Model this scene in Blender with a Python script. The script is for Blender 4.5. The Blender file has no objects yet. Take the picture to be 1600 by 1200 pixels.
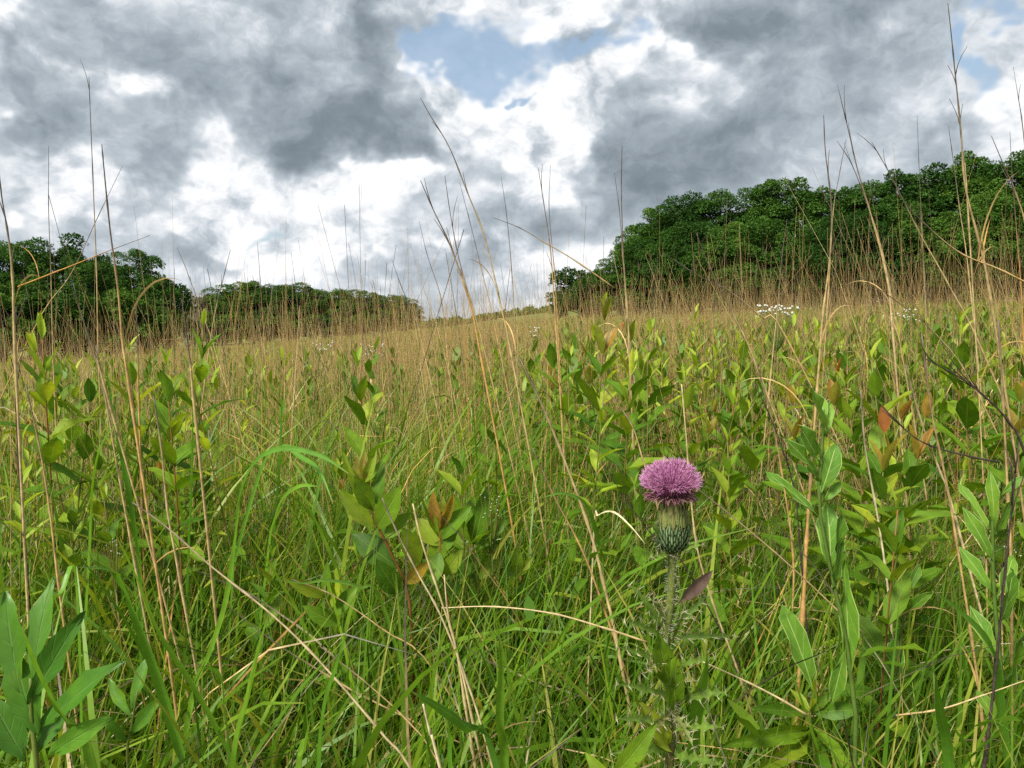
import bpy, math, random
import numpy as np
from mathutils import Vector, Matrix, noise

# ------------------------------------------------------------------ camera, sky, sun, exposure
scene = bpy.context.scene
COL = scene.collection
PI = math.pi
F_PX, CX, CY, HORIZON = 1202.0, 800.0, 600.0, 500.0      # focal length and centre in photo pixels
CAM = Vector((0.0, 0.0, 1.0))
PITCH = math.atan((CY - HORIZON) / F_PX)

cam_data = bpy.data.cameras.new('camera')
cam_data.sensor_width = 36.0
cam_data.lens = 36.0 * F_PX / 1600.0
cam_data.clip_start = 0.02
cam_data.clip_end = 6000.0
camera = bpy.data.objects.new('camera', cam_data)
camera.location = CAM
camera.rotation_euler = (PI / 2 - PITCH, 0, 0)
COL.objects.link(camera)
scene.camera = camera

scene.view_settings.view_transform = 'Standard'
scene.view_settings.look = 'None'
scene.view_settings.gamma = 1.0
scene.view_settings.use_curve_mapping = False
scene.view_settings.exposure = 0.55
scene.cycles.max_bounces = 6
scene.cycles.diffuse_bounces = 2
scene.cycles.glossy_bounces = 2
scene.cycles.transmission_bounces = 3
scene.cycles.transparent_max_bounces = 8
scene.cycles.use_denoising = False
scene.cycles.use_adaptive_sampling = False

SUN_EL, SUN_AZ = math.radians(47), math.radians(-138)     # azimuth from +Y (view) towards +X
SUN_DIR = Vector((math.sin(SUN_AZ) * math.cos(SUN_EL), math.cos(SUN_AZ) * math.cos(SUN_EL), math.sin(SUN_EL)))
sun_data = bpy.data.lights.new('sun', 'SUN')
sun_data.energy = 4.6
sun_data.angle = math.radians(14)
sun_data.color = (1.0, 0.955, 0.88)
sun = bpy.data.objects.new('sun', sun_data)
sun.rotation_euler = (-SUN_DIR).to_track_quat('-Z', 'Y').to_euler()
sun.location = (0, 0, 50)
COL.objects.link(sun)


def ray(px, py):
    """direction of the ray through a photo pixel"""
    d = Vector((px - CX, F_PX, -(py - CY)))
    return Matrix.Rotation(-PITCH, 3, 'X') @ d


def at(px, py, dist):
    """world point that shows at a photo pixel, dist metres ahead (along +Y)"""
    d = ray(px, py)
    return CAM + d * (dist / d.y)


class NT:
    """small helper for writing node maths"""
    def __init__(self, tree):
        self.t = tree

    def n(self, typ, **kw):
        nd = self.t.nodes.new(typ)
        for k, v in kw.items():
            setattr(nd, k, v)
        return nd

    def put(self, sock, v):
        if isinstance(v, bpy.types.NodeSocket):
            self.t.links.new(v, sock)
        else:
            sock.default_value = v

    def m(self, op, a, b=None, c=None, clamp=False):
        nd = self.n('ShaderNodeMath', operation=op, use_clamp=clamp)
        for i, v in enumerate((a, b, c)):
            if v is not None:
                self.put(nd.inputs[i], v)
        return nd.outputs[0]

    def v(self, op, a, b=None):
        nd = self.n('ShaderNodeVectorMath', operation=op)
        self.put(nd.inputs[0], a)
        if b is not None:
            self.put(nd.inputs[3 if op == 'SCALE' else 1], b)
        return nd.outputs[1] if op in ('LENGTH', 'DOT_PRODUCT', 'DISTANCE') else nd.outputs[0]

    def noise(self, vec, scale, detail=3.0, rough=0.5, dist=0.0, kind='FBM', lac=2.0, color=False):
        nd = self.n('ShaderNodeTexNoise', noise_type=kind)
        self.put(nd.inputs['Vector'], vec)
        nd.inputs['Scale'].default_value = scale
        nd.inputs['Detail'].default_value = detail
        nd.inputs['Roughness'].default_value = rough
        nd.inputs['Lacunarity'].default_value = lac
        nd.inputs['Distortion'].default_value = dist
        return nd.outputs['Color' if color else 'Fac']

    def smooth(self, x, a, b, lo=0.0, hi=1.0):
        nd = self.n('ShaderNodeMapRange', interpolation_type='SMOOTHSTEP')
        self.put(nd.inputs[0], x)
        for i, q in enumerate((a, b, lo, hi)):
            self.put(nd.inputs[i + 1], q)
        return nd.outputs[0]

    def ramp(self, x, stops, interp='LINEAR'):
        nd = self.n('ShaderNodeValToRGB')
        nd.color_ramp.interpolation = interp
        el = nd.color_ramp.elements
        while len(el) < len(stops):
            el.new(0.5)
        for e, (p, c) in zip(el, stops):
            e.position = p
            e.color = (*c, 1) if len(c) == 3 else c
        self.put(nd.inputs[0], x)
        return nd.outputs[0]

    def mix(self, f, a, b, blend='MIX'):
        nd = self.n('ShaderNodeMix', data_type='RGBA', blend_type=blend)
        self.put(nd.inputs[0], f)
        for s, v in ((nd.inputs[6], a), (nd.inputs[7], b)):
            self.put(s, (*v, 1) if isinstance(v, tuple) and len(v) == 3 else v)
        return nd.outputs[2]


def build_world():
    w = bpy.data.worlds.new('World')
    scene.world = w
    w.use_nodes = True
    t = w.node_tree
    t.nodes.clear()
    N = NT(t)
    out = N.n('ShaderNodeOutputWorld')
    bg = N.n('ShaderNodeBackground')
    t.links.new(bg.outputs[0], out.inputs[0])
    sky = N.n('ShaderNodeTexSky', sky_type='NISHITA')
    sky.sun_disc = False
    sky.sun_elevation = SUN_EL
    sky.sun_rotation = SUN_AZ
    sky.air_density = 1.3
    sky.dust_density = 1.6
    g = N.n('ShaderNodeTexCoord').outputs['Generated']
    sep = N.n('ShaderNodeSeparateXYZ')
    t.links.new(g, sep.inputs[0])
    X, Y, Z = sep.outputs
    # cloud coordinates: azimuth and elevation in degrees, so that clouds have places in the sky
    u0 = N.m('MULTIPLY', N.m('ARCTAN2', X, Y), 180 / PI)
    v0 = N.m('MULTIPLY', N.m('ARCSINE', Z), 180 / PI)
    P = N.v('MULTIPLY', g, (1.0, 1.0, 1.25))
    # domain warp: the edges of the masses curl
    w1 = N.v('SUBTRACT', N.noise(P, 6.5, 4.0, 0.62, color=True), (0.5, 0.5, 0.5))
    uv = N.n('ShaderNodeCombineXYZ')
    t.links.new(u0, uv.inputs[0])
    t.links.new(v0, uv.inputs[1])
    uvw = N.n('ShaderNodeVectorMath', operation='MULTIPLY_ADD')
    N.put(uvw.inputs[0], w1)
    uvw.inputs[1].default_value = (20.0, 11.0, 0.0)
    t.links.new(uv.outputs[0], uvw.inputs[2])
    UV = uvw.outputs[0]

    def lobes(items):
        tot = 0.0
        k = 180 / PI / F_PX
        for (px, py, rx, ry, a) in items:
            d = ray(px, py).normalized()
            uu, vv = math.degrees(math.atan2(d.x, d.y)), math.degrees(math.asin(d.z))
            ma = N.n('ShaderNodeVectorMath', operation='MULTIPLY_ADD')
            N.put(ma.inputs[0], UV)
            ix, iy = 1 / (1.75 * rx * k), 1 / (1.75 * ry * k)
            ma.inputs[1].default_value = (ix, iy, 0)
            ma.inputs[2].default_value = (-uu * ix, -vv * iy, 0)
            mr = N.smooth(N.v('LENGTH', ma.outputs[0]), 1.0, 0.0, 0.0, a)
            tot = N.m('ADD', tot, mr)
        return tot

    LUM = [  # px, py, rx, ry, amount (dark cloud bases negative, lit cumulus positive)
        (440, 185, 190, 62, -.50), (560, 225, 100, 44, -.28), (90, 175, 130, 50, -.16), (270, 60, 180, 40, -.16), (150, 120, 60, 24, .30), (90, 40, 90, 30, .22), (470, 40, 120, 30, .05),
        (240, 270, 90, 40, -.24), (640, 110, 60, 60, -.15), (1060, 250, 170, 55, -.34), (930, 300, 140, 36, -.24), (1230, 180, 130, 60, -.18),
        (1260, 20, 320, 40, -.34), (1180, 110, 90, 50, -.18), (1450, 120, 130, 60, -.20), (860, 345, 120, 24, -.22),
        (320, 395, 80, 24, -.22), (640, 320, 70, 46, -.12), (150, 330, 130, 22, -.10), (690, 420, 120, 22, -.12), (1400, 220, 130, 40, -.12),
        (915, 120, 74, 44, .85), (745, 140, 70, 26, .75), (835, 215, 86, 54, .80), (1100, 115, 66, 32, .35), (1020, 62, 44, 34, .75), (950, 180, 50, 40, .45),
        (310, 310, 80, 48, .60), (590, 285, 76, 50, .70), (330, 215, 42, 32, .40), (95, 285, 56, 38, .60), (700, 190, 30, 50, .25),
        (200, 125, 52, 22, .35), (0, 60, 34, 70, .60), (60, 10, 110, 16, .25), (880, 25, 44, 30, .70), (620, 25, 130, 34, .30),
        (540, 400, 70, 26, .62), (430, 440, 120, 16, .25), (760, 330, 60, 26, .25), (740, 400, 110, 14, .3), (470, 400, 40, 18, .30), (385, 335, 60, 34, .3), (10, 195, 24, 18, .40), (1400, 270, 160, 40, -.20),
        (1070, 305, 100, 16, .25), (900, 290, 50, 26, .30), (1560, 200, 90, 44, .22), (1340, 70, 90, 24, .20), (20, 310, 30, 18, .3), (560, 345, 120, 14, .15)]
    BLUE = [(765, 92, 100, 38, .95), (700, 100, 50, 30, .35), (960, 62, 56, 30, .95), (840, 12, 60, 20, .4), (870, 70, 50, 20, .4), (1565, 32, 70, 20, .9),
            (1515, 115, 34, 34, .7), (430, 340, 60, 18, .75), (300, 345, 24, 12, .3), (1440, 14, 40, 12, .3), (785, 158, 20, 12, .9)]
    P2 = N.v('ADD', P, N.v('SCALE', w1, 0.10))
    fine = N.m('SUBTRACT', N.noise(P2, 15.0, 5.0, 0.62), 0.5)
    big = N.m('SUBTRACT', N.noise(N.v('ADD', N.v('MULTIPLY', P2, (1, 1, 1.6)), (9.0, 4.0, 2.0)), 5.0, 2.0, 0.5), 0.5)
    ridge = N.noise(P2, 15.0, 3.0, 0.55, kind='RIDGED_MULTIFRACTAL')
    puff = N.m('SUBTRACT', 0.42, ridge)
    L = N.m('ADD', 0.51, lobes([(*q[:4], q[4] * (0.40 if q[4] > 0 else 0.66)) for q in LUM]))
    L = N.m('MULTIPLY_ADD', big, 0.6, L)
    L = N.m('MINIMUM', L, N.m('MULTIPLY_ADD', L, 0.20, 0.435))
    # billows are crisp where the cloud is lit and soft in the grey bases
    lit = N.smooth(L, 0.42, 0.68)
    L = N.m('MULTIPLY_ADD', fine, N.m('MULTIPLY_ADD', lit, 0.85, 0.80), L)
    L = N.m('MULTIPLY_ADD', puff, N.m('MULTIPLY_ADD', lit, 0.46, 0.10), L)
    grey = N.ramp(L, [(0.0, (.155, .19, .22)), (0.20, (.205, .245, .28)), (0.38, (.32, .37, .415)), (0.50, (.44, .49, .535)),
                      (0.60, (.60, .64, .68)), (0.70, (.78, .80, .82)), (0.82, (.94, .94, .94)), (1.0, (1.05, 1.04, 1.03))])
    B = N.m('MULTIPLY_ADD', fine, 1.0, lobes(BLUE))
    hole = N.smooth(B, 0.30, 0.86)
    blue = N.mix(1.0, N.v('SCALE', sky.outputs[0], 0.10), (.82, 1.0, 1.12), 'MULTIPLY')
    blue = N.mix(0.5, blue, (.42, .53, .66))
    c = N.mix(N.m('MULTIPLY', hole, 0.9), grey, blue)
    # pale haze towards the horizon
    hz = N.smooth(v0, 4.0, -1.0)
    c = N.mix(N.m('MULTIPLY', hz, 0.5), c, (.56, .63, .69))
    t.links.new(c, bg.inputs[0])
    bg.inputs[1].default_value = 0.82
    w.cycles.sampling_method = 'MANUAL'
    w.cycles.sample_map_resolution = 512


build_world()


# ------------------------------------------------------------------ helpers
def ground_z(x, y):
    """height of the meadow: level round the camera, rising to the right and up to a low crest ahead"""
    x = np.asarray(x, float)
    y = np.asarray(y, float)
    def ss(a, b, q):
        t = np.clip((q - a) / (b - a), 0, 1)
        return t * t * (3 - 2 * t)
    xs = 60 * np.tanh(x / 60)
    z = np.where(xs < 0, 0.080, 0.052) * xs * ss(-1, 9, np.hypot(x, y))
    z = z + 0.02 * np.clip(y - 60, 0, 140) * ss(-30, 20, x)
    z = z + 0.04 * np.sin(x * 0.9 + 1.3) * np.sin(y * 0.7 + 0.4) + 0.10 * np.sin(x * 0.13 + 2) * np.sin(y * 0.11) * ss(5, 30, y)
    return z


def gz(x, y):
    return float(ground_z(x, y))


def mesh_from(name, V, faces, tint=None, along=None, uv=None, smooth=True):
    """mesh from numpy arrays; faces: list of int arrays of one width each"""
    me = bpy.data.meshes.new(name)
    V = np.asarray(V, np.float32)
    faces = [np.asarray(f, np.int32) for f in faces if len(f)]
    nl = sum(f.size for f in faces)
    nf = sum(len(f) for f in faces)
    me.vertices.add(len(V))
    me.vertices.foreach_set('co', V.ravel())
    me.loops.add(nl)
    li = np.concatenate([f.ravel() for f in faces])
    me.loops.foreach_set('vertex_index', li)
    me.polygons.add(nf)
    tot = np.concatenate([np.full(len(f), f.shape[1], np.int32) for f in faces])
    start = np.concatenate([[0], np.cumsum(tot)[:-1]]).astype(np.int32)
    me.polygons.foreach_set('loop_start', start)
    me.polygons.foreach_set('loop_total', tot)
    me.polygons.foreach_set('use_smooth', np.full(nf, smooth))
    for nm, arr in (('tint', tint), ('along', along)):
        if arr is not None:
            at_ = me.attributes.new(nm, 'FLOAT', 'POINT')
            at_.data.foreach_set('value', np.asarray(arr, np.float32).ravel())
    if uv is not None:
        ul = me.uv_layers.new(name='UVMap')
        ul.data.foreach_set('uv', np.asarray(uv, np.float32)[li].ravel())
    me.update(calc_edges=True)
    return me


def link(name, me, mat=None, parent=None, matrix=None, label=None, cat=None, group=None, kind=None):
    o = bpy.data.objects.new(name, me)
    COL.objects.link(o)
    if me is not None and mat is not None:
        if not me.materials:
            me.materials.append(mat)
    if parent is not None:
        o.parent = parent
        if matrix is not None:
            o.matrix_local = Matrix.Translation(-parent.location) @ matrix
        else:
            o.location = -parent.location
    elif matrix is not None:
        o.matrix_world = matrix
    tag(o, label, cat, group, kind)
    return o


def tag(o, label=None, cat=None, group=None, kind=None):
    if label: o['label'] = label
    if cat: o['category'] = cat
    if group: o['group'] = group
    if kind: o['kind'] = kind


def empty(name, loc, label, cat, group=None):
    o = bpy.data.objects.new(name, None)
    o.empty_display_size = 0.1
    o.location = loc
    COL.objects.link(o)
    tag(o, label, cat, group)
    return o


def copy_tree(root, loc, rotz=0.0, scale=1.0, label=None, tilt=(0, 0)):
    r = root.copy()
    COL.objects.link(r)
    r.location = loc
    r.rotation_euler = (tilt[0], tilt[1], rotz)
    r.scale = (scale, scale, scale)
    if label: r['label'] = label
    for ch in root.children:
        c = ch.copy()
        COL.objects.link(c)
        c.parent = r
        for g in ch.children:
            d = g.copy()
            COL.objects.link(d)
            d.parent = c
    return r


def catmull(pts, n):
    P = np.array([tuple(p) for p in pts], float)
    if len(P) == 2:
        t = np.linspace(0, 1, n)[:, None]
        return P[0] * (1 - t) + P[1] * t
    Q = np.vstack([2 * P[0] - P[1], P, 2 * P[-1] - P[-2]])
    out = []
    for s in np.linspace(0, len(P) - 1 - 1e-6, n):
        i = int(s)
        t = s - i
        a, b, c, d = Q[i], Q[i + 1], Q[i + 2], Q[i + 3]
        out.append(0.5 * (2 * b + (c - a) * t + (2 * a - 5 * b + 4 * c - d) * t * t + (3 * b - a - 3 * c + d) * t ** 3))
    return np.array(out)


def tubes(paths, radii, sides=3, tint=None):
    """paths (N,S,3), radii (N,S) -> V, quads, tint, along"""
    paths = np.asarray(paths, float)
    N_, S, _ = paths.shape
    T = np.gradient(paths, axis=1)
    T /= np.linalg.norm(T, axis=2, keepdims=True) + 1e-12
    ref = np.where(np.abs(T[..., 2:3]) > 0.9, np.array([1.0, 0, 0]), np.array([0, 0, 1.0]))
    A = np.cross(T, ref)
    A /= np.linalg.norm(A, axis=2, keepdims=True) + 1e-12
    B = np.cross(T, A)
    ang = np.arange(sides) * 2 * PI / sides
    V = paths[:, :, None, :] + radii[:, :, None, None] * (A[:, :, None, :] * np.cos(ang)[None, None, :, None] + B[:, :, None, :] * np.sin(ang)[None, None, :, None])
    idx = np.arange(N_ * S * sides).reshape(N_, S, sides)
    a = idx[:, :-1, :]
    b = idx[:, 1:, :]
    Q = np.stack([a, np.roll(a, -1, axis=2), np.roll(b, -1, axis=2), b], axis=-1).reshape(-1, 4)
    tn = np.repeat(tint if tint is not None else np.zeros(N_), S * sides)
    al = np.broadcast_to(np.linspace(0, 1, S)[None, :, None], (N_, S, sides)).ravel()
    return V.reshape(-1, 3), Q, tn, al


def tube_mesh(name, pts, r0, r1, n=10, sides=6, power=1.0, tint=0.0, knobs=0, along=(0, 1)):
    """one tapering stem along a smooth path"""
    P = catmull(pts, n)[None]
    t = np.linspace(0, 1, n)
    r = r0 + (r1 - r0) * t ** power
    if knobs:
        k = (np.arange(n) % knobs == knobs - 1) & (np.arange(n) < n - 2)
        r = r * np.where(k, 1.45, 1.0)
    V, Q, tn, al = tubes(P, r[None], sides, np.array([tint]))
    cap0 = np.arange(sides)[::-1]
    cap1 = np.arange(sides) + (n - 1) * sides
    tr = [[cap0[0], cap0[i], cap0[i + 1]] for i in range(1, sides - 1)] + [[cap1[0], cap1[i], cap1[i + 1]] for i in range(1, sides - 1)]
    return mesh_from(name, V, [Q, np.array(tr)], tn, along[0] + al * (along[1] - along[0]))


def blades(base, h, w, az, lean, curl, segs, tint, twist=None, power=1.6, vee=0.0):
    """flat grass blades as strips; lean and curl are angles from the vertical; returns V, quads, tint, along"""
    base = np.asarray(base, float)
    N_ = len(base)
    t = np.linspace(0, 1, segs + 1)
    th = lean[:, None] + curl[:, None] * t[None, :] ** power
    ds = (h / segs)[:, None]
    thm = 0.5 * (th[:, 1:] + th[:, :-1])
    hor = np.concatenate([np.zeros((N_, 1)), np.cumsum(np.sin(thm) * ds, axis=1)], axis=1)
    ver = np.concatenate([np.zeros((N_, 1)), np.cumsum(np.cos(thm) * ds, axis=1)], axis=1)
    d = np.stack([np.cos(az), np.sin(az), np.zeros(N_)], axis=1)
    s = np.stack([-np.sin(az), np.cos(az), np.zeros(N_)], axis=1)
    P = base[:, None, :] + d[:, None, :] * hor[:, :, None]
    P[:, :, 2] += ver
    if twist is None:
        twist = np.zeros(N_)
    tw = twist[:, None] * (0.4 + t[None, :])
    nrm = np.stack([d[:, None, 0] * np.cos(th), d[:, None, 1] * np.cos(th), -np.sin(th)], axis=2)
    side = s[:, None, :] * np.cos(tw)[..., None] + nrm * np.sin(tw)[..., None]
    prof = np.clip(np.minimum(0.55 + 1.6 * t, (1 - t) * 2.4 + 0.04), 0, 1) ** 0.8
    W = (w[:, None] * prof[None, :] * 0.5)[..., None]
    cols = [P - side * W, P + side * W] if vee == 0 else [P - side * W + nrm * W * vee, P, P + side * W + nrm * W * vee]
    C = len(cols)
    V = np.stack(cols, axis=2)
    idx = np.arange(N_ * (segs + 1) * C).reshape(N_, segs + 1, C)
    Q = np.stack([idx[:, :-1, :-1], idx[:, :-1, 1:], idx[:, 1:, 1:], idx[:, 1:, :-1]], axis=-1).reshape(-1, 4)
    tn = np.repeat(tint, (segs + 1) * C)
    al = np.broadcast_to(t[None, :, None], (N_, segs + 1, C)).ravel()
    return V.reshape(-1, 3), Q, tn, al


class Bag:
    """collects pieces of one mesh"""
    def __init__(self):
        self.V, self.Q, self.T, self.tn, self.al, self.n = [], [], [], [], [], 0

    def add(self, V, Q, tn=None, al=None):
        V = np.asarray(V, float).reshape(-1, 3)
        Q = np.asarray(Q, int)
        (self.Q if Q.shape[1] == 4 else self.T).append(Q + self.n)
        self.V.append(V)
        self.tn.append(np.zeros(len(V)) if tn is None else np.broadcast_to(tn, (len(V),)))
        self.al.append(np.zeros(len(V)) if al is None else np.broadcast_to(al, (len(V),)))
        self.n += len(V)

    def mesh(self, name, smooth=True):
        f = []
        if self.Q: f.append(np.concatenate(self.Q))
        if self.T: f.append(np.concatenate(self.T))
        return mesh_from(name, np.concatenate(self.V), f, np.concatenate(self.tn), np.concatenate(self.al), smooth=smooth)


# ------------------------------------------------------------------ materials
def plant_mat(name, stops, along_stops=None, along_mix=0.0, transl=0.35, gloss=0.08, rough=0.45, object_var=0.0, mottle=0.12, mscale=60.0,
              veins=None, hue=0.0):
    """leafy or straw surface: colour runs over the tint attribute, optionally blended with a run from base to tip"""
    m = bpy.data.materials.new(name)
    m.use_nodes = True
    t = m.node_tree
    t.nodes.clear()
    N = NT(t)
    out = N.n('ShaderNodeOutputMaterial')
    tint = N.n('ShaderNodeAttribute', attribute_name='tint').outputs['Fac']
    if object_var:
        rnd = N.n('ShaderNodeObjectInfo').outputs['Random']
        tint = N.m('MULTIPLY_ADD', N.m('SUBTRACT', rnd, 0.5), object_var, tint, clamp=True)
    c = N.ramp(tint, stops)
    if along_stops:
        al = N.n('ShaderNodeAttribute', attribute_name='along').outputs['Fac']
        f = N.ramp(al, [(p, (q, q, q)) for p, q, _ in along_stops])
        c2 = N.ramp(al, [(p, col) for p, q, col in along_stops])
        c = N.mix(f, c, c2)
    geo = N.n('ShaderNodeNewGeometry')
    pos = geo.outputs['Position']
    if mottle:
        nz = N.noise(pos, mscale, 3.0, 0.6)
        c = N.mix(1.0, c, N.ramp(nz, [(0.25, (1 - mottle * 2,) * 3), (0.75, (1 + mottle * 1.6,) * 3)]), 'MULTIPLY')
    bump = None
    if veins:
        uv = N.n('ShaderNodeUVMap').outputs[0]
        s = N.n('ShaderNodeSeparateXYZ')
        t.links.new(uv, s.inputs[0])
        ax = N.m('ABSOLUTE', N.m('SUBTRACT', s.outputs[0], 0.5))
        mid = N.smooth(ax, 0.045, 0.012)
        w = N.m('SINE', N.m('MULTIPLY', N.m('SUBTRACT', N.m('MULTIPLY', s.outputs[1], veins['n']), N.m('MULTIPLY', ax, veins['n'] * 0.55)), 2 * PI))
        side = N.m('MULTIPLY', N.smooth(w, 0.86, 1.0), veins['side'])
        mid = N.m('MAXIMUM', mid, side)
        if veins.get('edge'):
            mid = N.m('MAXIMUM', mid, N.smooth(ax, 0.44, 0.485))
        blot = N.noise(pos, 22.0, 3.0, 0.65)
        c = N.mix(N.smooth(blot, 0.5, 0.72, 0.0, veins.get('blot', .5)), c, N.mix(1.0, c, (1.7, 1.25, .8), 'MULTIPLY'))
        c = N.mix(N.m('MULTIPLY', mid, veins['amt']), c, veins['col'])
        if veins.get('spots'):
            sp = N.noise(pos, 150.0, 3.0, 0.6)
            c = N.mix(N.smooth(sp, 0.64, 0.70, 0.0, 0.75), c, (.12, .07, .02))
        bp = N.n('ShaderNodeBump')
        bp.inputs['Strength'].default_value = 0.5
        bp.inputs['Distance'].default_value = 0.0015
        t.links.new(N.m('SUBTRACT', 1.0, mid), bp.inputs['Height'])
        bump = bp.outputs[0]
    df = N.n('ShaderNodeBsdfDiffuse')
    N.put(df.inputs[0], c)
    tr = N.n('ShaderNodeBsdfTranslucent')
    N.put(tr.inputs[0], N.mix(1.0, c, (1.25, 1.15, .55) if transl > 0.2 else (1, 1, 1), 'MULTIPLY'))
    gl = N.n('ShaderNodeBsdfGlossy')
    gl.inputs['Roughness'].default_value = rough
    gl.inputs[0].default_value = (0.45, 0.5, 0.42, 1)
    if bump:
        t.links.new(bump, df.inputs['Normal'])
        t.links.new(bump, gl.inputs['Normal'])
    a = N.n('ShaderNodeMixShader')
    a.inputs[0].default_value = transl
    t.links.new(df.outputs[0], a.inputs[1])
    t.links.new(tr.outputs[0], a.inputs[2])
    b = N.n('ShaderNodeMixShader')
    b.inputs[0].default_value = gloss
    t.links.new(a.outputs[0], b.inputs[1])
    t.links.new(gl.outputs[0], b.inputs[2])
    t.links.new(b.outputs[0], out.inputs[0])
    return m


M = {}
M['grass'] = plant_mat('green_grass', [(0, (.035, .100, .008)), (.35, (.085, .195, .011)), (.65, (.155, .285, .014)), (.84, (.27, .33, .025)), (1, (.44, .35, .10))],
                       [(0, .75, (.20, .17, .06)), (.18, .25, (.14, .18, .03)), (.4, 0, (.1, .2, .03)), (.9, 0, (.1, .2, .03)), (1, .35, (.36, .29, .08))],
                       transl=.40, gloss=.04, mottle=.10, mscale=25)
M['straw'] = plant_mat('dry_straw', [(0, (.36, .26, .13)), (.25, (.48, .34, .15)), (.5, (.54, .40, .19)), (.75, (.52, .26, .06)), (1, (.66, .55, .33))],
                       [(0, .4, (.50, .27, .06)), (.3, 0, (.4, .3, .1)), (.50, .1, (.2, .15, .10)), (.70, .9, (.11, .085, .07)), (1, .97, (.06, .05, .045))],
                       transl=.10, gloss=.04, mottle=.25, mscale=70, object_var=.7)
M['straw_far'] = plant_mat('dry_straw_mass', [(0, (.24, .16, .08)), (.25, (.42, .29, .115)), (.5, (.58, .40, .16)), (.75, (.56, .30, .07)), (1, (.70, .55, .28))],
                       [(0, .4, (.45, .27, .07)), (.35, 0, (.4, .3, .1)), (.7, .1, (.2, .15, .10)), (1, .25, (.30, .22, .14))],
                       transl=.12, gloss=.04, mottle=.2, mscale=30)
M['straw_pale'] = plant_mat('pale_straw', [(0, (.44, .33, .15)), (.5, (.62, .49, .25)), (1, (.74, .65, .43))],
                            [(0, .6, (.45, .24, .07)), (.5, 0, (.4, .3, .1)), (1, .2, (.5, .45, .33))], transl=.12, gloss=.05, mottle=.22, mscale=90, object_var=.6)
M['twig'] = plant_mat('dark_twig', [(0, (.035, .028, .025)), (1, (.09, .06, .05))], transl=0.0, gloss=.04, mottle=.25, mscale=150)
M['stem'] = plant_mat('green_stem', [(0, (.10, .17, .03)), (.5, (.17, .17, .035)), (1, (.22, .09, .03))], transl=.1, gloss=.04, object_var=.5, mottle=.15)
VE = dict(n=6.0, side=.30, amt=.40, col=(.26, .38, .07), spots=True)
M['leaf'] = plant_mat('broad_leaf', [(0, (.045, .125, .008)), (.35, (.09, .20, .010)), (.7, (.165, .28, .014)), (1, (.31, .36, .026))],
                      transl=.38, gloss=.03, rough=.5, object_var=.65, mottle=.14, mscale=45, veins=VE)
M['leaf_young'] = plant_mat('bronze_leaf', [(0, (.22, .27, .025)), (.45, (.31, .24, .028)), (.8, (.34, .17, .03)), (1, (.33, .11, .04))],
                            transl=.42, gloss=.05, object_var=1.0, mottle=.2, mscale=60, veins=dict(VE, col=(.40, .32, .09)))
M['leaf_lime'] = plant_mat('lime_leaf', [(0, (.18, .31, .02)), (.5, (.30, .43, .028)), (1, (.44, .52, .045))],
                           transl=.45, gloss=.04, object_var=.8, mottle=.1, mscale=60, veins=dict(VE, col=(.46, .56, .12), spots=False))
M['leaf_rod'] = plant_mat('pale_edged_leaf', [(0, (.080, .20, .018)), (.5, (.12, .27, .022)), (1, (.18, .33, .028))],
                          transl=.32, gloss=.04, rough=.55, object_var=.8, mottle=.12, mscale=55,
                          veins=dict(n=5.0, side=.25, amt=.8, col=(.44, .58, .18), edge=True))
M['tree_leaf'] = plant_mat('tree_foliage', [(0, (.020, .060, .010)), (.4, (.045, .112, .016)), (.75, (.080, .165, .024)), (1, (.12, .21, .032))],
                           transl=.28, gloss=.015, rough=.6, object_var=.6, mottle=.15, mscale=.8)
M['bark'] = plant_mat('bark', [(0, (.10, .08, .065)), (1, (.16, .13, .10))], transl=0, gloss=.02, mottle=.35, mscale=9)
M['white_petal'] = plant_mat('white_petals', [(0, (.48, .50, .38)), (1, (.66, .66, .58))], transl=.15, gloss=.03, mottle=.08)


# ------------------------------------------------------------------ the ground
def build_ground():
    n = 220
    s = np.linspace(-1, 1, n)
    c = np.sign(s) * (np.abs(s) * 14 + (np.abs(s) ** 5) * 2200)
    X, Y = np.meshgrid(c, c + 12, indexing='ij')
    Z = ground_z(X, Y)
    V = np.stack([X, Y, Z], -1).reshape(-1, 3)
    idx = np.arange(n * n).reshape(n, n)
    Q = np.stack([idx[:-1, :-1], idx[1:, :-1], idx[1:, 1:], idx[:-1, 1:]], -1).reshape(-1, 4)
    m = bpy.data.materials.new('meadow_ground')
    m.use_nodes = True
    t = m.node_tree
    N = NT(t)
    bsdf = t.nodes['Principled BSDF']
    pos = N.n('ShaderNodeNewGeometry').outputs['Position']
    a = N.noise(pos, 0.06, 5, .6)
    b = N.noise(pos, 2.5, 5, .7)
    c1 = N.ramp(a, [(.3, (.075, .125, .022)), (.55, (.125, .165, .035)), (.75, (.20, .18, .065))])
    c2 = N.ramp(b, [(.3, (.045, .060, .018)), (.7, (.11, .095, .045))])
    dist = N.v('LENGTH', pos)
    c = N.mix(N.smooth(dist, 25, 90), c2, c1)
    c = N.mix(.5, c, N.mix(1.0, c, N.ramp(N.noise(pos, 9, 4, .7), [(.3, (.55,) * 3), (.7, (1.45,) * 3)]), 'MULTIPLY'))
    N.put(bsdf.inputs['Base Color'], c)
    bsdf.inputs['Roughness'].default_value = 1.0
    bsdf.inputs['Specular IOR Level'].default_value = 0.1
    link('ground', mesh_from('ground', V, [Q]), m, kind='structure')


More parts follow.
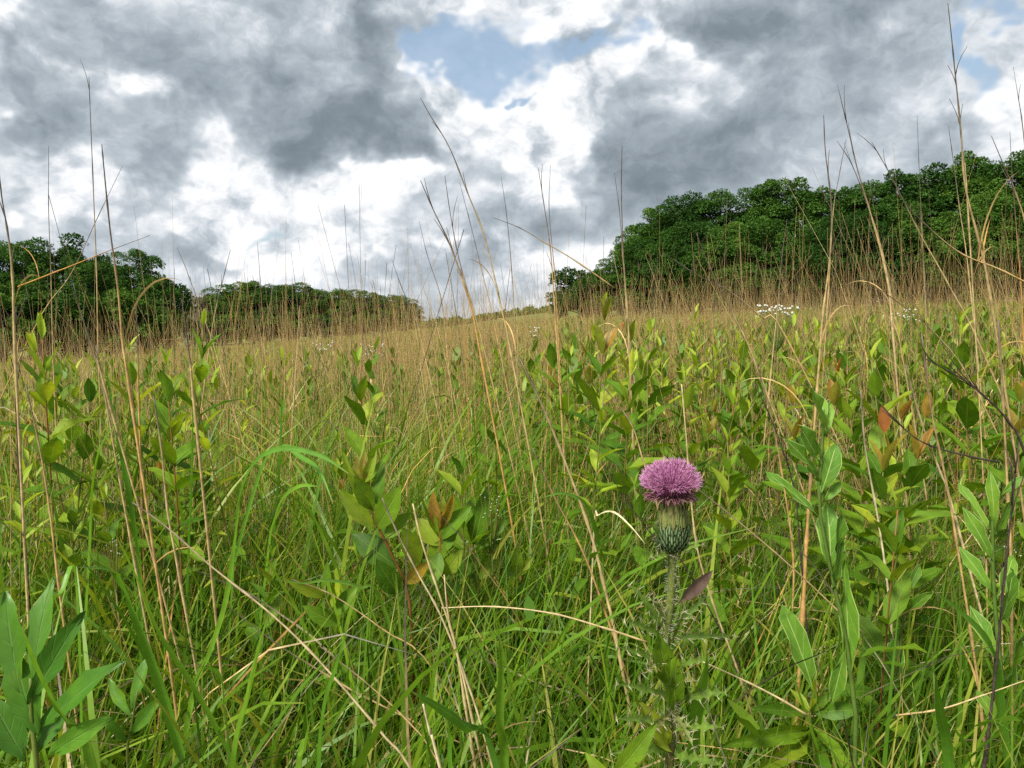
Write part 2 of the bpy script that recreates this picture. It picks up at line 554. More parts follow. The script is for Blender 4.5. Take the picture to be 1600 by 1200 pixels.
# ------------------------------------------------------------------ woods
def crown_mesh(seed, H, R, low=0.12, puffs=64, per=150, leaf=0.34, tall=1.0):
    """foliage as many leaf sprays on the skins of uneven clumps; H total height, R crown radius"""
    r = np.random.default_rng(seed)
    zc = H * (low + 1) / 2
    hz = H * (1 - low) / 2
    C = []
    R_ = []
    tries = 0
    while len(C) < puffs and tries < 4000:
        tries += 1
        d = r.normal(size=3)
        d /= np.linalg.norm(d)
        k = r.uniform(.22, .92) ** .5
        wob = 1 + .22 * math.sin(3 * math.atan2(d[1], d[0]) + seed) + .15 * math.sin(5 * d[2] + seed * 2)
        p = np.array([d[0] * R * wob * k, d[1] * R * wob * k, zc + d[2] * hz * k])
        taper = 1 - .25 * max(0, (p[2] - zc) / hz)
        p[:2] *= taper
        rad = R * r.uniform(.16, .34)
        if all(np.linalg.norm(p - q) > .55 * (rad + s) * .9 for q, s in zip(C, R_)):
            C.append(p)
            R_.append(rad)
    ok = [i for i, p in enumerate(C) if sum(np.linalg.norm(p - q) < 1.1 * (R_[i] + s) for q, s in zip(C, R_)) >= 3]
    C, R_ = [C[i] for i in ok], [R_[i] for i in ok]
    b = Bag()
    for p, rad in zip(C, R_):
        n = int(per * (rad / (.25 * R)) ** 1.6)
        d = r.normal(size=(n, 3))
        d /= np.linalg.norm(d, axis=1, keepdims=True)
        d[:, 2] = np.where(d[:, 2] < -.35, -d[:, 2], d[:, 2])
        lump = 1 + .22 * np.sin(6 * d[:, 0] + p[0] * 3) * np.sin(5 * d[:, 2] + p[1] * 2)
        rr = rad * (1 - .38 * r.random(n) ** 2.6) * lump
        P = p + d * rr[:, None] * np.array([1, 1, .82])
        ln = leaf * r.uniform(.6, 1.35, n)
        out = d + r.normal(size=(n, 3)) * .55
        out[:, 2] -= .30
        out /= np.linalg.norm(out, axis=1, keepdims=True)
        nr = d * 1.0 + np.array([0, 0, .75]) + r.normal(size=(n, 3)) * .26
        sd = np.cross(out, nr)
        sd /= np.linalg.norm(sd, axis=1, keepdims=True) + 1e-9
        wd = ln * r.uniform(.38, .58, n)
        dn = np.cross(sd, out)
        A = P - out * (ln * .3)[:, None]
        B = P + sd * wd[:, None] * .6 + out * (ln * .2)[:, None]
        Cc = P + out * ln[:, None] * .8 + dn * (ln * -.12)[:, None]
        D = P - sd * wd[:, None] * .6 + out * (ln * .2)[:, None]
        V = np.stack([A, B, Cc, D], 1).reshape(-1, 3)
        tn = np.clip(r.normal(.42 + r.uniform(-.16, .16), .10, n), 0, 1)
        b.add(V, np.arange(4 * n).reshape(n, 4), np.repeat(tn, 4))
    return b.mesh('crown', smooth=False), C


def trunk_mesh(seed, H, C, r0):
    r = random.Random(seed)
    b = Bag()
    def tb(pts, a, c, n, s):
        P = catmull(pts, n)[None]
        V, Q, tn, al = tubes(P, (a + (c - a) * np.linspace(0, 1, n))[None], s, np.array([r.random()]))
        b.add(V, Q, tn, al)
    top = (r.uniform(-.3, .3), r.uniform(-.3, .3), H * .78)
    tb([(0, 0, -.4), (r.uniform(-.15, .15), r.uniform(-.15, .15), H * .3), top], r0, r0 * .25, 8, 8)
    for c in r.sample(C, min(14, len(C))):
        z0 = min(c[2] * .6, H * .6)
        tb([(top[0] * z0 / top[2], top[1] * z0 / top[2], z0), (c[0] * .45, c[1] * .45, (z0 + c[2]) * .52), tuple(c)], r0 * .42, .03, 7, 5)
    return b.mesh('trunk')


def build_woods():
    protos = {}
    specs = {  # name: seed, height, radius, low, puffs, per, leaf
        'broad': [(1, 12, 4.3, .03, 74, 470, .225), (2, 12, 4.0, .05, 70, 470, .225), (3, 12, 3.7, .05, 66, 470, .225), (4, 12, 4.6, .03, 78, 450, .225)],
        'tall': [(5, 14, 3.8, .06, 62, 450, .225), (6, 14, 3.5, .08, 58, 450, .225)],
        'small': [(7, 6, 3.0, .0, 40, 330, .21), (8, 5, 2.6, .0, 34, 330, .20)]}
    for k, L in specs.items():
        protos[k] = []
        for (sd, H, R, low, pf, per, lf) in L:
            cm, C = crown_mesh(sd, H, R, low, pf, per, lf)
            protos[k].append((H, cm, trunk_mesh(sd, H, C, .022 * H)))
    rnd = random.Random(11)
    cnt = {}
    order = ['first', 'second', 'third', 'fourth', 'fifth', 'sixth', 'seventh', 'eighth', 'ninth', 'tenth', 'eleventh', 'twelfth', 'thirteenth', 'fourteenth', 'fifteenth', 'sixteenth',
             'seventeenth', 'eighteenth', 'nineteenth', 'twentieth']
    seen = {}
    def tree(kind, px, y, top_py, label, group, name='broadleaf_tree', sx=1.0):
        """a tree whose crown top stands at photo height top_py when seen from the path"""
        if group:
            seen[label] = seen.get(label, 0) + 1
            label = order[seen[label] - 1] + ' from the left, ' + label
        i = cnt.get(kind, 0)
        cnt[kind] = i + 1
        H, cm, tm = protos[kind][i % len(protos[kind])]
        p = at(px, top_py, y)
        z0 = gz(p.x, y)
        s = (p.z - z0) / H
        root = empty(name, (p.x, y, z0), label, 'tree', group)
        for nm, me, mt in (('trunk', tm, M['bark']), ('crown', cm, M['tree_leaf'])):
            o = link(nm, me, mt, root, Matrix.Translation(root.location))
            o.location = (0, 0, 0)
        root.scale = (s * sx, s * sx, s)
        root.rotation_euler = (0, 0, rnd.uniform(0, 6.28))
        return root
    g = 'trees of the wood on the right'
    back = 'tree crown standing behind the front row of the right wood'
    front = 'round topped tree in the front row of the right wood'
    # the outer edge, from the low left tip towards the right
    edge = [(872, 96, 462, 'small', 'lowest bush shaped tree at the left tip of the wood on the rise'),
            (905, 93, 418, 'small', 'small rounded tree second from the left tip of the wood on the rise'),
            (948, 90, 410, 'broad', None), (1000, 87, 372, 'broad', None), (1042, 84, 356, 'broad', None), (1085, 81, 345, 'broad', None),
            (1140, 78, 356, 'broad', None), (1195, 76, 340, 'broad', None), (1250, 73, 352, 'broad', None), (1310, 70, 336, 'broad', None),
            (1370, 68, 330, 'broad', None), (1430, 66, 318, 'broad', None), (1492, 63, 322, 'broad', None), (1555, 61, 300, 'broad', None),
            (1620, 59, 305, 'broad', None), (1690, 57, 290, 'broad', None), (1770, 55, 285, 'broad', None), (1860, 53, 280, 'broad', None)]
    for px, y, ty, k, lb in edge:
        tree(k, px, y, ty, lb or front, None if lb else g, sx=1.0 if k == 'broad' else 1.15)
    bush_words = ['first', 'second', 'third', 'fourth', 'fifth', 'sixth', 'seventh', 'eighth', 'ninth', 'tenth', 'eleventh', 'twelfth', 'thirteenth', 'fourteenth', 'fifteenth', 'sixteenth']
    for i in range(16):
        px = 925 + i * 58
        tree('small', px, 88 - i * 2.1, 428 - i * 1.5 + rnd.uniform(-10, 10), bush_words[i] + ' low bushy tree from the left along the foot of the right hand wood', None, sx=1.35)
    for i in range(15):
        px = 935 + i * 60
        tree('small', px, 104 - i * 2.2, 436 - i * 2.5 + rnd.uniform(-10, 10), bush_words[i] + ' low tree from the left, deep in the shade of the right wood', None, sx=1.9)
    rear = [(990, 99, 365, 'broad', None), (1018, 96, 328, 'broad', None), (1048, 93, 314, 'broad', None), (1078, 90, 304, 'broad', None),
            (1128, 88, 286, 'tall', 'lone tall crown with sky on both sides, first peak of the right hand wood'),
            (1165, 86, 304, 'broad', None), (1205, 84, 276, 'tall', 'tall feathery tree forming the left half of the highest middle peak of the right wood'),
            (1240, 83, 268, 'tall', 'tall feathery tree forming the right half of the middle peak of the right wood'),
            (1280, 81, 296, 'broad', None), (1325, 79, 288, 'tall', None), (1362, 78, 272, 'tall', None), (1402, 76, 262, 'tall', None), (1440, 75, 258, 'tall', None),
            (1478, 73, 246, 'broad', None), (1512, 72, 234, 'tall', 'tallest treetop of the right wood beside the tall stalk'), (1560, 70, 240, 'tall', None),
            (1600, 68, 232, 'tall', None), (1660, 66, 236, 'broad', None), (1730, 64, 226, 'broad', None), (1810, 62, 220, 'broad', None)]
    for px, y, ty, k, lb in rear:
        tree(k, px, y + 3, ty, lb or back, None if lb else g)
    g2 = 'trees of the wood on the left'
    l2 = 'dark round tree of the left wood'
    for px, y, ty, k, lb in [(-190, 72, 350, 'broad', None), (-120, 74, 372, 'broad', None), (-60, 70, 362, 'broad', None), (-5, 78, 366, 'tall', None), (38, 72, 380, 'broad', None),
                             (95, 76, 355, 'broad', 'highest domed tree of the left wood with a lit crown'), (140, 72, 408, 'broad', None),
                             (180, 80, 404, 'broad', None), (215, 78, 392, 'broad', 'domed tree at the right end of the left wood, before the dead bush'),
                             (250, 76, 432, 'small', 'low tree sloping down at the right end of the left wood'), (60, 66, 440, 'small', None), (5, 64, 436, 'small', None),
                             (120, 66, 452, 'small', None), (170, 68, 450, 'small', None), (222, 70, 456, 'small', None), (-80, 64, 440, 'small', None), (-150, 64, 440, 'small', None)]:
        tree(k, px, y, ty, lb or l2, None if lb else g2)
    g3 = 'trees of the distant belt'
    l3 = 'small looking dark tree of the distant belt'
    belt = [(296, 132, 474, 'broad'), (322, 130, 462, 'broad'), (350, 128, 450, 'broad'), (374, 130, 442, 'broad'), (396, 128, 437, 'tall'), (418, 126, 446, 'broad'), (440, 129, 444, 'broad'),
            (462, 126, 447, 'broad'), (484, 128, 449, 'broad'), (506, 130, 455, 'broad'), (528, 127, 452, 'broad'), (550, 129, 457, 'broad'), (572, 127, 455, 'broad'), (594, 126, 458, 'broad'),
            (616, 127, 461, 'broad'), (634, 125, 468, 'broad'), (270, 128, 482, 'broad')]
    for px, y, ty, k in belt:
        lb = {396: 'highest pointed tree of the distant belt left of centre', 634: 'rounded end tree of the distant belt beside the open gap'}.get(px)
        tree(k, px, y, ty, lb or l3, None if lb else g3, sx=1.45)
    for i in range(12):
        tree('small', 310 + i * 29, 122, 492 + rnd.uniform(-6, 6), order[i] + ' low bush from the left at the foot of the distant belt', None, sx=1.6)
    # the far line of woodland on the skyline
    b = Bag()
    r = np.random.default_rng(5)
    for k in range(90):
        x = -60 + k * 2.1 + r.uniform(-.8, .8)
        y = 330 + r.uniform(-8, 8)
        n = 240
        d = r.normal(size=(n, 3))
        d /= np.linalg.norm(d, axis=1, keepdims=True)
        hh = 1.7 + r.uniform(-.4, .6)
        P = np.array([x, y, gz(x, y) + hh * .6]) + d * np.array([2.2, 2.2, hh])
        q = r.normal(size=(n, 2, 3)) * .55
        V = np.stack([P, P + q[:, 0], P + q[:, 0] + q[:, 1], P + q[:, 1]], 1)
        b.add(V.reshape(-1, 3), np.arange(4 * n).reshape(n, 4), np.repeat(np.clip(r.normal(.6, .15, n), 0, 1), 4))
    link('distant_woodland', b.mesh('distant_woodland', False), M['tree_leaf'], kind='stuff',
         label='thin line of far woodland on the skyline in the gap', cat='woodland')


def build_dead_bush():
    r = random.Random(3)
    p = at(292, 500, 100)
    z0 = gz(p.x, 100)
    root = empty('dead_bush', (p.x, 100, z0), 'bare grey leafless bush between the left wood and the distant belt', 'bush')
    b = Bag()
    def grow(P, D, ln, rad, lev):
        Q = P + D * ln
        path = catmull([P, P + D * ln * .5 + Vector((r.uniform(-1, 1), r.uniform(-1, 1), .3)) * ln * .06, Q], 4)[None]
        V, F, tn, al = tubes(path, np.linspace(rad, rad * .6, 4)[None], 3, np.array([.7]))
        b.add(V, F, tn, al)
        if lev:
            for _ in range(3):
                d = (D + Vector((r.uniform(-1, 1), r.uniform(-1, 1), r.uniform(-.3, .7))) * .55).normalized()
                grow(P + D * ln * r.uniform(.55, 1), d, ln * r.uniform(.55, .8), rad * .6, lev - 1)
    for k in range(7):
        a = k * .9
        grow(Vector((0, 0, 0)), Vector((math.cos(a) * .45, math.sin(a) * .45, 1)).normalized(), 3.2, .09, 4)
    o = link('branches', b.mesh('branches'), M['twig_grey'], root)
    o.location = (0, 0, 0)
    o['kind'] = 'stuff'
M['twig_grey'] = plant_mat('grey_twig', [(0, (.13, .11, .09)), (1, (.24, .20, .17))], transl=0, gloss=.02, mottle=.1)


# ------------------------------------------------------------------ grass, countless
def wedge(r, n, y0, y1, half=0.86):
    """n points evenly over a ring sector in front of the camera"""
    rad = np.sqrt(r.uniform(y0 ** 2, y1 ** 2, n))
    a = r.uniform(-half, half, n)
    return rad * np.sin(a), rad * np.cos(a)


def patch(x, y, s, k=0.0):
    return .5 + .5 * np.sin(x * s + 1.7 * np.sin(y * s * .7 + k) + k) * np.sin(y * s * 1.1 + 1.3 * np.sin(x * s * .8 - k))


def build_grass():
    r = np.random.default_rng(21)
    b = Bag()
    for (n, y0, y1, hl, hh, wl, wh, segs) in [(24000, .35, 2.6, .34, .66, .0026, .0060, 7), (2600, .7, 3.4, .46, .80, .0065, .0105, 9), (50000, 2.4, 7.5, .40, .80, .0034, .0075, 5),
                                              (52000, 7, 20, .44, .80, .008, .015, 3), (42000, 19, 95, .45, .85, .024, .055, 2)]:
        # tussocks: blades gather round centres
        nc = max(40, n // 26)
        cx, cy = wedge(r, nc, y0, y1)
        c = r.integers(0, nc, n)
        sp = .045 + .01 * cy[c]
        x, y = cx[c] + r.normal(size=n) * sp, cy[c] + r.normal(size=n) * sp
        fx, fy = wedge(r, n, y0, y1)
        free = r.random(n) < .35
        x, y = np.where(free, fx, x), np.where(free, fy, y)
        near = np.hypot(x, y) < y0
        x, y = np.where(near, fx, x), np.where(near, fy, y)
        if segs == 9:      # the broad arching blades stand mostly on the left
            x = np.where((x > .05) & (r.random(n) < .8), -np.abs(x), x)
        z = ground_z(x, y) - .01
        h = r.uniform(hl, hh, n) * (.75 + .45 * patch(x, y, 1.1, .5))
        if y0 < 2:
            h *= np.clip(.55 + .5 * np.hypot(x, y), .55, 1.0)
        az = r.uniform(0, 2 * PI, n)
        az = np.where(r.random(n) < .35, r.normal(.4, .6, n), az)
        lean = np.abs(r.normal(.10, .16, n))
        curl = (.35 if segs == 9 else 0) + np.abs(r.normal(.60, .50, n)) * np.where(r.random(n) < .12, 2.3, 1.0)
        tn = np.clip(r.normal(.47 if segs != 9 else .55, .17, n) + .22 * (patch(x, y, .8, 2.0) - .5), 0, .84)
        dry = r.random(n) < (.05 + .10 * patch(x, y, 1.3, 4.0) + (.05 if y0 > 6 else 0) + (.1 if y0 > 15 else 0))
        tn = np.where(dry, r.uniform(.85, 1, n), tn)
        b.add(*blades(np.stack([x, y, z], 1), h, r.uniform(wl, wh, n), az, lean, curl, segs, tn, r.normal(0, .9, n)))
    link('meadow_grass', b.mesh('meadow_grass'), M['grass'], kind='stuff', label='dense green meadow grass covering the whole slope', cat='grass')

    # thatch: dead fallen straws low among the green
    b = Bag()
    n = 11000
    x, y = wedge(r, n, .5, 6)
    z = ground_z(x, y) + r.uniform(.05, .42, n)
    b.add(*blades(np.stack([x, y, z], 1), r.uniform(.15, .5, n), r.uniform(.0014, .0035, n), r.uniform(0, 2 * PI, n), r.uniform(.4, 1.5, n),
                  r.normal(.3, .4, n), 4, r.random(n), r.normal(0, 1, n)))
    link('dead_thatch', b.mesh('dead_thatch'), M['straw'], kind='stuff', label='brown dead straws lying tangled low in the green grass', cat='dead grass')

    # dry stems, past the ones built singly: bunches that fan out, with barer ground between them
    b = Bag()
    for (n, y0, y1, hl, hh, rad, S, sides, per) in [(2600, 1.5, 3.4, .50, 1.02, .0011, 6, 3, 14), (9800, 2.9, 11, .74, 1.24, .0016, 5, 3, 22), (8800, 2.6, 9.5, .90, 1.30, .0013, 5, 3, 14), (7000, 9, 34, .74, 1.12, .0038, 3, 3, 26),
                                                    (6500, 32, 92, .6, 1.0, .009, 2, 3, 20)]:
        nc = n // per
        cx, cy = wedge(r, nc, y0, y1, .8)
        c = r.integers(0, nc, n)
        sp = .05 + .012 * np.hypot(cx, cy)[c]
        dx, dy = r.normal(size=n) * sp, r.normal(size=n) * sp
        x, y = cx[c] + dx, cy[c] + dy
        keep = (r.random(n) < .40 + .60 * patch(x, y, .9 if y0 < 9 else .3, 1.0)) & (np.hypot(x, y) > y0 * .85)
        x, y, dx, dy = x[keep], y[keep], dx[keep], dy[keep]
        big = .82 + .30 * r.random(nc)[c[keep]]
        n = len(x)
        h = r.uniform(hl, hh, n) * big * np.where(r.random(n) < .10, 1.15, 1.0) + .14 * np.clip(x / y, -.4, .8)
        t = np.linspace(0, 1, S)
        az = np.where(r.random(n) < .6, np.arctan2(dy, dx), r.normal(2.6, 1.2, n))
        ln = np.abs(r.normal(.10, .12, n))
        cv = r.normal(.04, .10, n)
        off = (ln[:, None] * t + cv[:, None] * t ** 2.2) * h[:, None]
        P = np.stack([x[:, None] + np.cos(az)[:, None] * off, y[:, None] + np.sin(az)[:, None] * off, ground_z(x, y)[:, None] + h[:, None] * t * np.cos(ln)[:, None]], 2)
        R = rad * r.uniform(.7, 1.35, n)[:, None] * (1 - .72 * t[None, :])
        V, Q, tn, al = tubes(P, R, sides, np.clip(r.normal(.45, .25, n), 0, 1))
        b.add(V, Q, tn, al)
        # a dry curled leaf on some of the stems
        m = r.random(n) < (.45 if y0 < 9 else .20)
        k = int(m.sum())
        base = np.stack([x[m], y[m], ground_z(x[m], y[m]) + h[m] * r.uniform(.2, .6, k)], 1)
        b.add(*blades(base, r.uniform(.12, .32, k), rad * r.uniform(1.6, 2.8, k), r.uniform(0, 2 * PI, k), r.uniform(.15, .6, k), r.uniform(.3, 1.8, k), 3, r.random(k), r.normal(0, 1, k)))
    link('dry_grass', b.mesh('dry_grass'), M['straw_far'], kind='stuff', label='countless tan dry grass stems standing thick across the meadow', cat='dry grass')

    # low leafy ground cover between the tussocks
    b = Bag()
    n = 15000
    x, y = wedge(r, n, .6, 14, .8)
    right = r.random(n) < .25 + .75 * (x / y > -.02)
    x, y = x[right], y[right]
    n = len(x)
    z = ground_z(x, y) + r.uniform(.12, .66, n)
    ln = r.uniform(.03, .07, n) * np.where(y > 5, 1.2, 1)
    b.add(*blades(np.stack([x, y, z], 1), ln, ln * r.uniform(.24, .42, n), r.uniform(0, 2 * PI, n), r.uniform(.4, 1.3, n), r.uniform(.1, .8, n), 3, np.clip(r.normal(.45, .2, n), 0, .82), r.normal(0, .4, n)))
    link('undergrowth', b.mesh('undergrowth'), M['leafy'], kind='stuff', label='small leaves of low plants filling in between the grass tussocks', cat='undergrowth')
M['leafy'] = plant_mat('undergrowth_leaf', [(0, (.045, .12, .008)), (.5, (.11, .215, .011)), (1, (.30, .39, .022))], transl=.40, gloss=.03, mottle=.1)


# ------------------------------------------------------------------ dry stalks, one by one
def stalk(pts, d, w, kind='straw', label=None, group=None, name='dry_grass_stalk', cat='dry grass stalk', tint=.45, to_ground=True, d2=None,
          taper=.3, twigs=0, al=(0, 1), sides=5, rnd=random.Random(4)):
    """a stem through photo pixels listed from tip to base; w is its thickness in photo pixels near the base"""
    d2 = d if d2 is None else d2
    k = len(pts)
    P = [at(px, py, d + (d2 - d) * i / max(1, k - 1)) for i, (px, py) in enumerate(pts)]
    if to_ground and abs(P[-1].z - P[-2].z) > .8 * abs(P[-1].x - P[-2].x):
        q = P[-1]
        g = gz(q.x, q.y)
        t = (P[-1] - P[-2]).normalized()
        drop = q.z - g
        if drop > .05:
            k_ = max(-.6, min(.6, t.x / -t.z))
            P += [q + Vector((k_ * .42 * drop, .01, -drop * .5)), q + Vector((k_ * .7 * drop, .02, -drop - .01))]
    base = P[-1].copy()
    P = [p - base for p in P][::-1]
    r0 = w / F_PX * d * .5
    n = max(8, 4 * len(P))
    root = empty(name, base, label, cat, group)
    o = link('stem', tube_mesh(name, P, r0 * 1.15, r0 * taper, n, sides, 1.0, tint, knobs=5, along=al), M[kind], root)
    o.location = (0, 0, 0)
    C = catmull(P, 40)
    if kind == 'straw' and to_ground and rnd.random() < .7 and len(pts) > 3:
        for j in range(rnd.randint(1, 2)):      # torn dry leaf still clinging to the stem
            s = rnd.randint(5, 15)
            me = Bag()
            me.add(*blades(np.array([C[s]]), np.array([rnd.uniform(.08, .18)]), np.array([rnd.uniform(.0018, .0032)]), np.array([rnd.uniform(0, 6.28)]), np.array([rnd.uniform(.1, .35)]),
                           np.array([rnd.uniform(.8, 2.4)]), 9, np.array([rnd.uniform(.3, .7)]), np.array([rnd.uniform(.6, 2.0)]), vee=.3))
            ob = link('dry_leaf', me.mesh('dry_leaf'), M['straw_far'], root)
            ob.location = (0, 0, 0)
    for j in range(twigs):
        s = rnd.randint(20, 37)
        a = Vector(C[s])
        u = (Vector(C[s + 2]) - a).normalized()
        ln = rnd.uniform(.03, .09)
        sd = Vector((rnd.uniform(-1, 1), rnd.uniform(-1, 1), rnd.uniform(.2, 1)))
        q = [a, a + (u + sd * .25).normalized() * ln * .5, a + (u + sd * .4).normalized() * ln]
        ob = link('branchlet', tube_mesh('branchlet', q, r0 * .45, r0 * .2, 4, 4, tint=tint, along=(.7, 1)), M[kind], root)
        ob.location = (0, 0, 0)
    return root


TALL = [  # tip-to-base pixels, distance, thickness px, label, twigs
    ([(139, 120), (141, 175), (146, 300), (151, 430), (154, 560)], 1.7, 3.2, 'very tall thin upright stalk at the left reaching up over the dark cloud', 1),
    ([(159, 226), (163, 270), (172, 360), (184, 450), (192, 540), (204, 620)], .95, 6.0, 'thick tan and black stalk leaning in front of the left wood', 0),
    ([(76, 228), (76, 330), (80, 440), (83, 560)], 2.0, 2.8, 'thin grey straight stalk rising left of the domed tree', 0),
    ([(-2, 262), (3, 310), (13, 370), (20, 440), (24, 560)], 1.1, 6.0, 'thick curved dark stalk at the very left edge of the meadow', 2),
    ([(191, 260), (150, 345), (110, 430), (50, 520)], 1.9, 2.6, 'thin stalk slanting up to the right behind the thick tan stalk', 0),
    ([(234, 368), (170, 392), (100, 420), (28, 448)], 1.6, 2.8, 'stalk lying almost level across the front of the left wood', 0),
    ([(115, 446), (130, 500), (150, 560), (168, 620)], 1.1, 5.0, 'snapped pale straw stub leaning before the left wood', 0),
    ([(284, 468), (290, 510), (297, 570), (304, 640)], 1.0, 6.5, 'stout snapped yellow stub below the dead bush', 0),
    ([(213, 478), (215, 540), (216, 600)], 1.5, 4.5, 'short snapped straw stub between two stalks at the left', 0),
    ([(657, 153), (672, 180), (702, 230), (730, 300), (757, 370), (783, 480), (800, 560)], 1.5, 4.0, 'tallest arching dark stalk over the gap in the middle', 2),
    ([(657, 282), (678, 330), (704, 385), (733, 470), (752, 560)], 1.45, 5.0, 'arching stalk with side twigs below the tallest middle one', 4),
    ([(695, 274), (703, 330), (716, 400), (738, 480), (760, 560)], 1.6, 3.4, 'thin stalk between the two arching ones in the middle', 2),
    ([(655, 346), (668, 400), (690, 470), (700, 560)], 2.2, 2.4, 'slender stalk leaning left over the gap in the wood', 0),
    ([(718, 285), (735, 350), (752, 420), (775, 520)], 1.9, 2.6, 'thin stalk close beside the arching pair in the middle', 1),
    ([(783, 276), (792, 340), (800, 430), (806, 540)], 2.1, 2.6, 'lone straight grey stalk right of the arching ones', 0),
    ([(841, 263), (850, 320), (860, 390), (868, 500)], 1.7, 3.4, 'forked looking straight stalk left of the bush shaped tree', 2),
    ([(860, 258), (858, 330), (866, 420), (872, 520)], 2.0, 2.6, 'thin upright stalk touching the forked one in the middle', 0),
    ([(972, 228), (971, 300), (974, 400), (980, 480), (984, 560)], 1.45, 4.4, 'straight orange based stalk before the left part of the right wood', 0),
    ([(960, 270), (968, 330), (973, 400), (978, 470)], 1.6, 2.8, 'thin stalk crossing the straight orange based one', 0),
    ([(770, 340), (810, 355), (850, 378), (900, 408), (960, 450)], 1.9, 2.8, 'long stalk slanting down to the right across the gap', 0),
    ([(1481, 5), (1487, 60), (1494, 130), (1502, 210), (1508, 290), (1530, 380), (1550, 480)], 1.3, 5.0, 'tallest stalk of all reaching the top of the sky at the right', 3),
    ([(1504, 162), (1500, 200), (1506, 250), (1512, 320)], 1.35, 3.0, 'short twin stalk against the tallest right hand one', 0),
    ([(1287, 180), (1290, 240), (1299, 320), (1297, 400), (1285, 500), (1276, 620)], 1.3, 5.0, 'long upright stalk with a golden base before the right wood', 2),
    ([(1315, 160), (1326, 205), (1340, 265), (1362, 340), (1385, 430), (1395, 520)], 1.5, 4.2, 'curving stalk with a knotted stem before the right wood', 3),
    ([(1308, 220), (1330, 255), (1352, 310), (1372, 370), (1390, 450)], 1.7, 3.2, 'stalk bending right beside the knotted one', 3),
    ([(1322, 218), (1312, 270), (1302, 330), (1296, 430)], 1.8, 2.8, 'thin stalk leaning right across the golden based one', 0),
    ([(1362, 222), (1385, 262), (1410, 310), (1440, 370), (1485, 450), (1540, 560)], 1.5, 3.8, 'long stalk leaning far left from the right hand thicket', 2),
    ([(1590, 147), (1597, 190), (1603, 260), (1606, 400)], 1.5, 3.6, 'dark stalk at the right edge high above the trees', 2),
    ([(1549, 212), (1570, 262), (1590, 310), (1612, 400)], 1.4, 4.0, 'dark leaning stalk near the right edge above the trees', 1),
    ([(1482, 197), (1488, 240), (1500, 330), (1515, 440)], 1.9, 2.8, 'thin stalk left of the tallest one, above the treetops', 0),
    ([(1578, 205), (1582, 280), (1590, 380), (1598, 500)], 1.8, 2.8, 'straight thin stalk between the two dark right edge ones', 0),
    ([(1433, 180), (1436, 260), (1440, 350), (1446, 480)], 2.4, 2.2, 'faint thin upright stalk over the right treetops', 0),
    ([(1088, 364), (1110, 420), (1150, 500), (1185, 580)], 1.5, 4.0, 'snapped straw leaning left before the right wood', 0),
    ([(1035, 395), (1090, 430), (1140, 455), (1190, 495), (1230, 530)], 1.5, 3.6, 'long pale stalk slanting across the foot of the right wood', 1),
    ([(1230, 342), (1222, 400), (1215, 480), (1205, 580)], 1.6, 3.6, 'straight yellow stalk before the middle of the right wood', 0),
    ([(1400, 300), (1440, 345), (1500, 395), (1560, 420), (1620, 450)], 1.3, 4.0, 'long straw bowed over to the right near the edge', 0),
    ([(1340, 430), (1400, 470), (1460, 520), (1530, 620)], 1.4, 3.6, 'pale straw slanting down through the right thicket', 1),
    ([(360, 390), (350, 430), (338, 480), (325, 560)], 2.0, 3.0, 'straw leaning right over the start of the distant belt', 1),
    ([(287, 410), (298, 440), (320, 500), (340, 560)], 2.2, 2.6, 'straw leaning left in front of the dead bush', 1),
    ([(402, 378), (406, 430), (412, 520)], 2.6, 2.2, 'thin straight stalk over the highest tree of the distant belt', 0),
    ([(455, 395), (462, 450), (470, 530)], 2.5, 2.2, 'thin straight stalk over the middle of the distant belt', 0),
    ([(612, 405), (628, 450), (650, 500), (665, 560)], 2.0, 2.8, 'thin stalk leaning left at the end of the distant belt', 0),
]
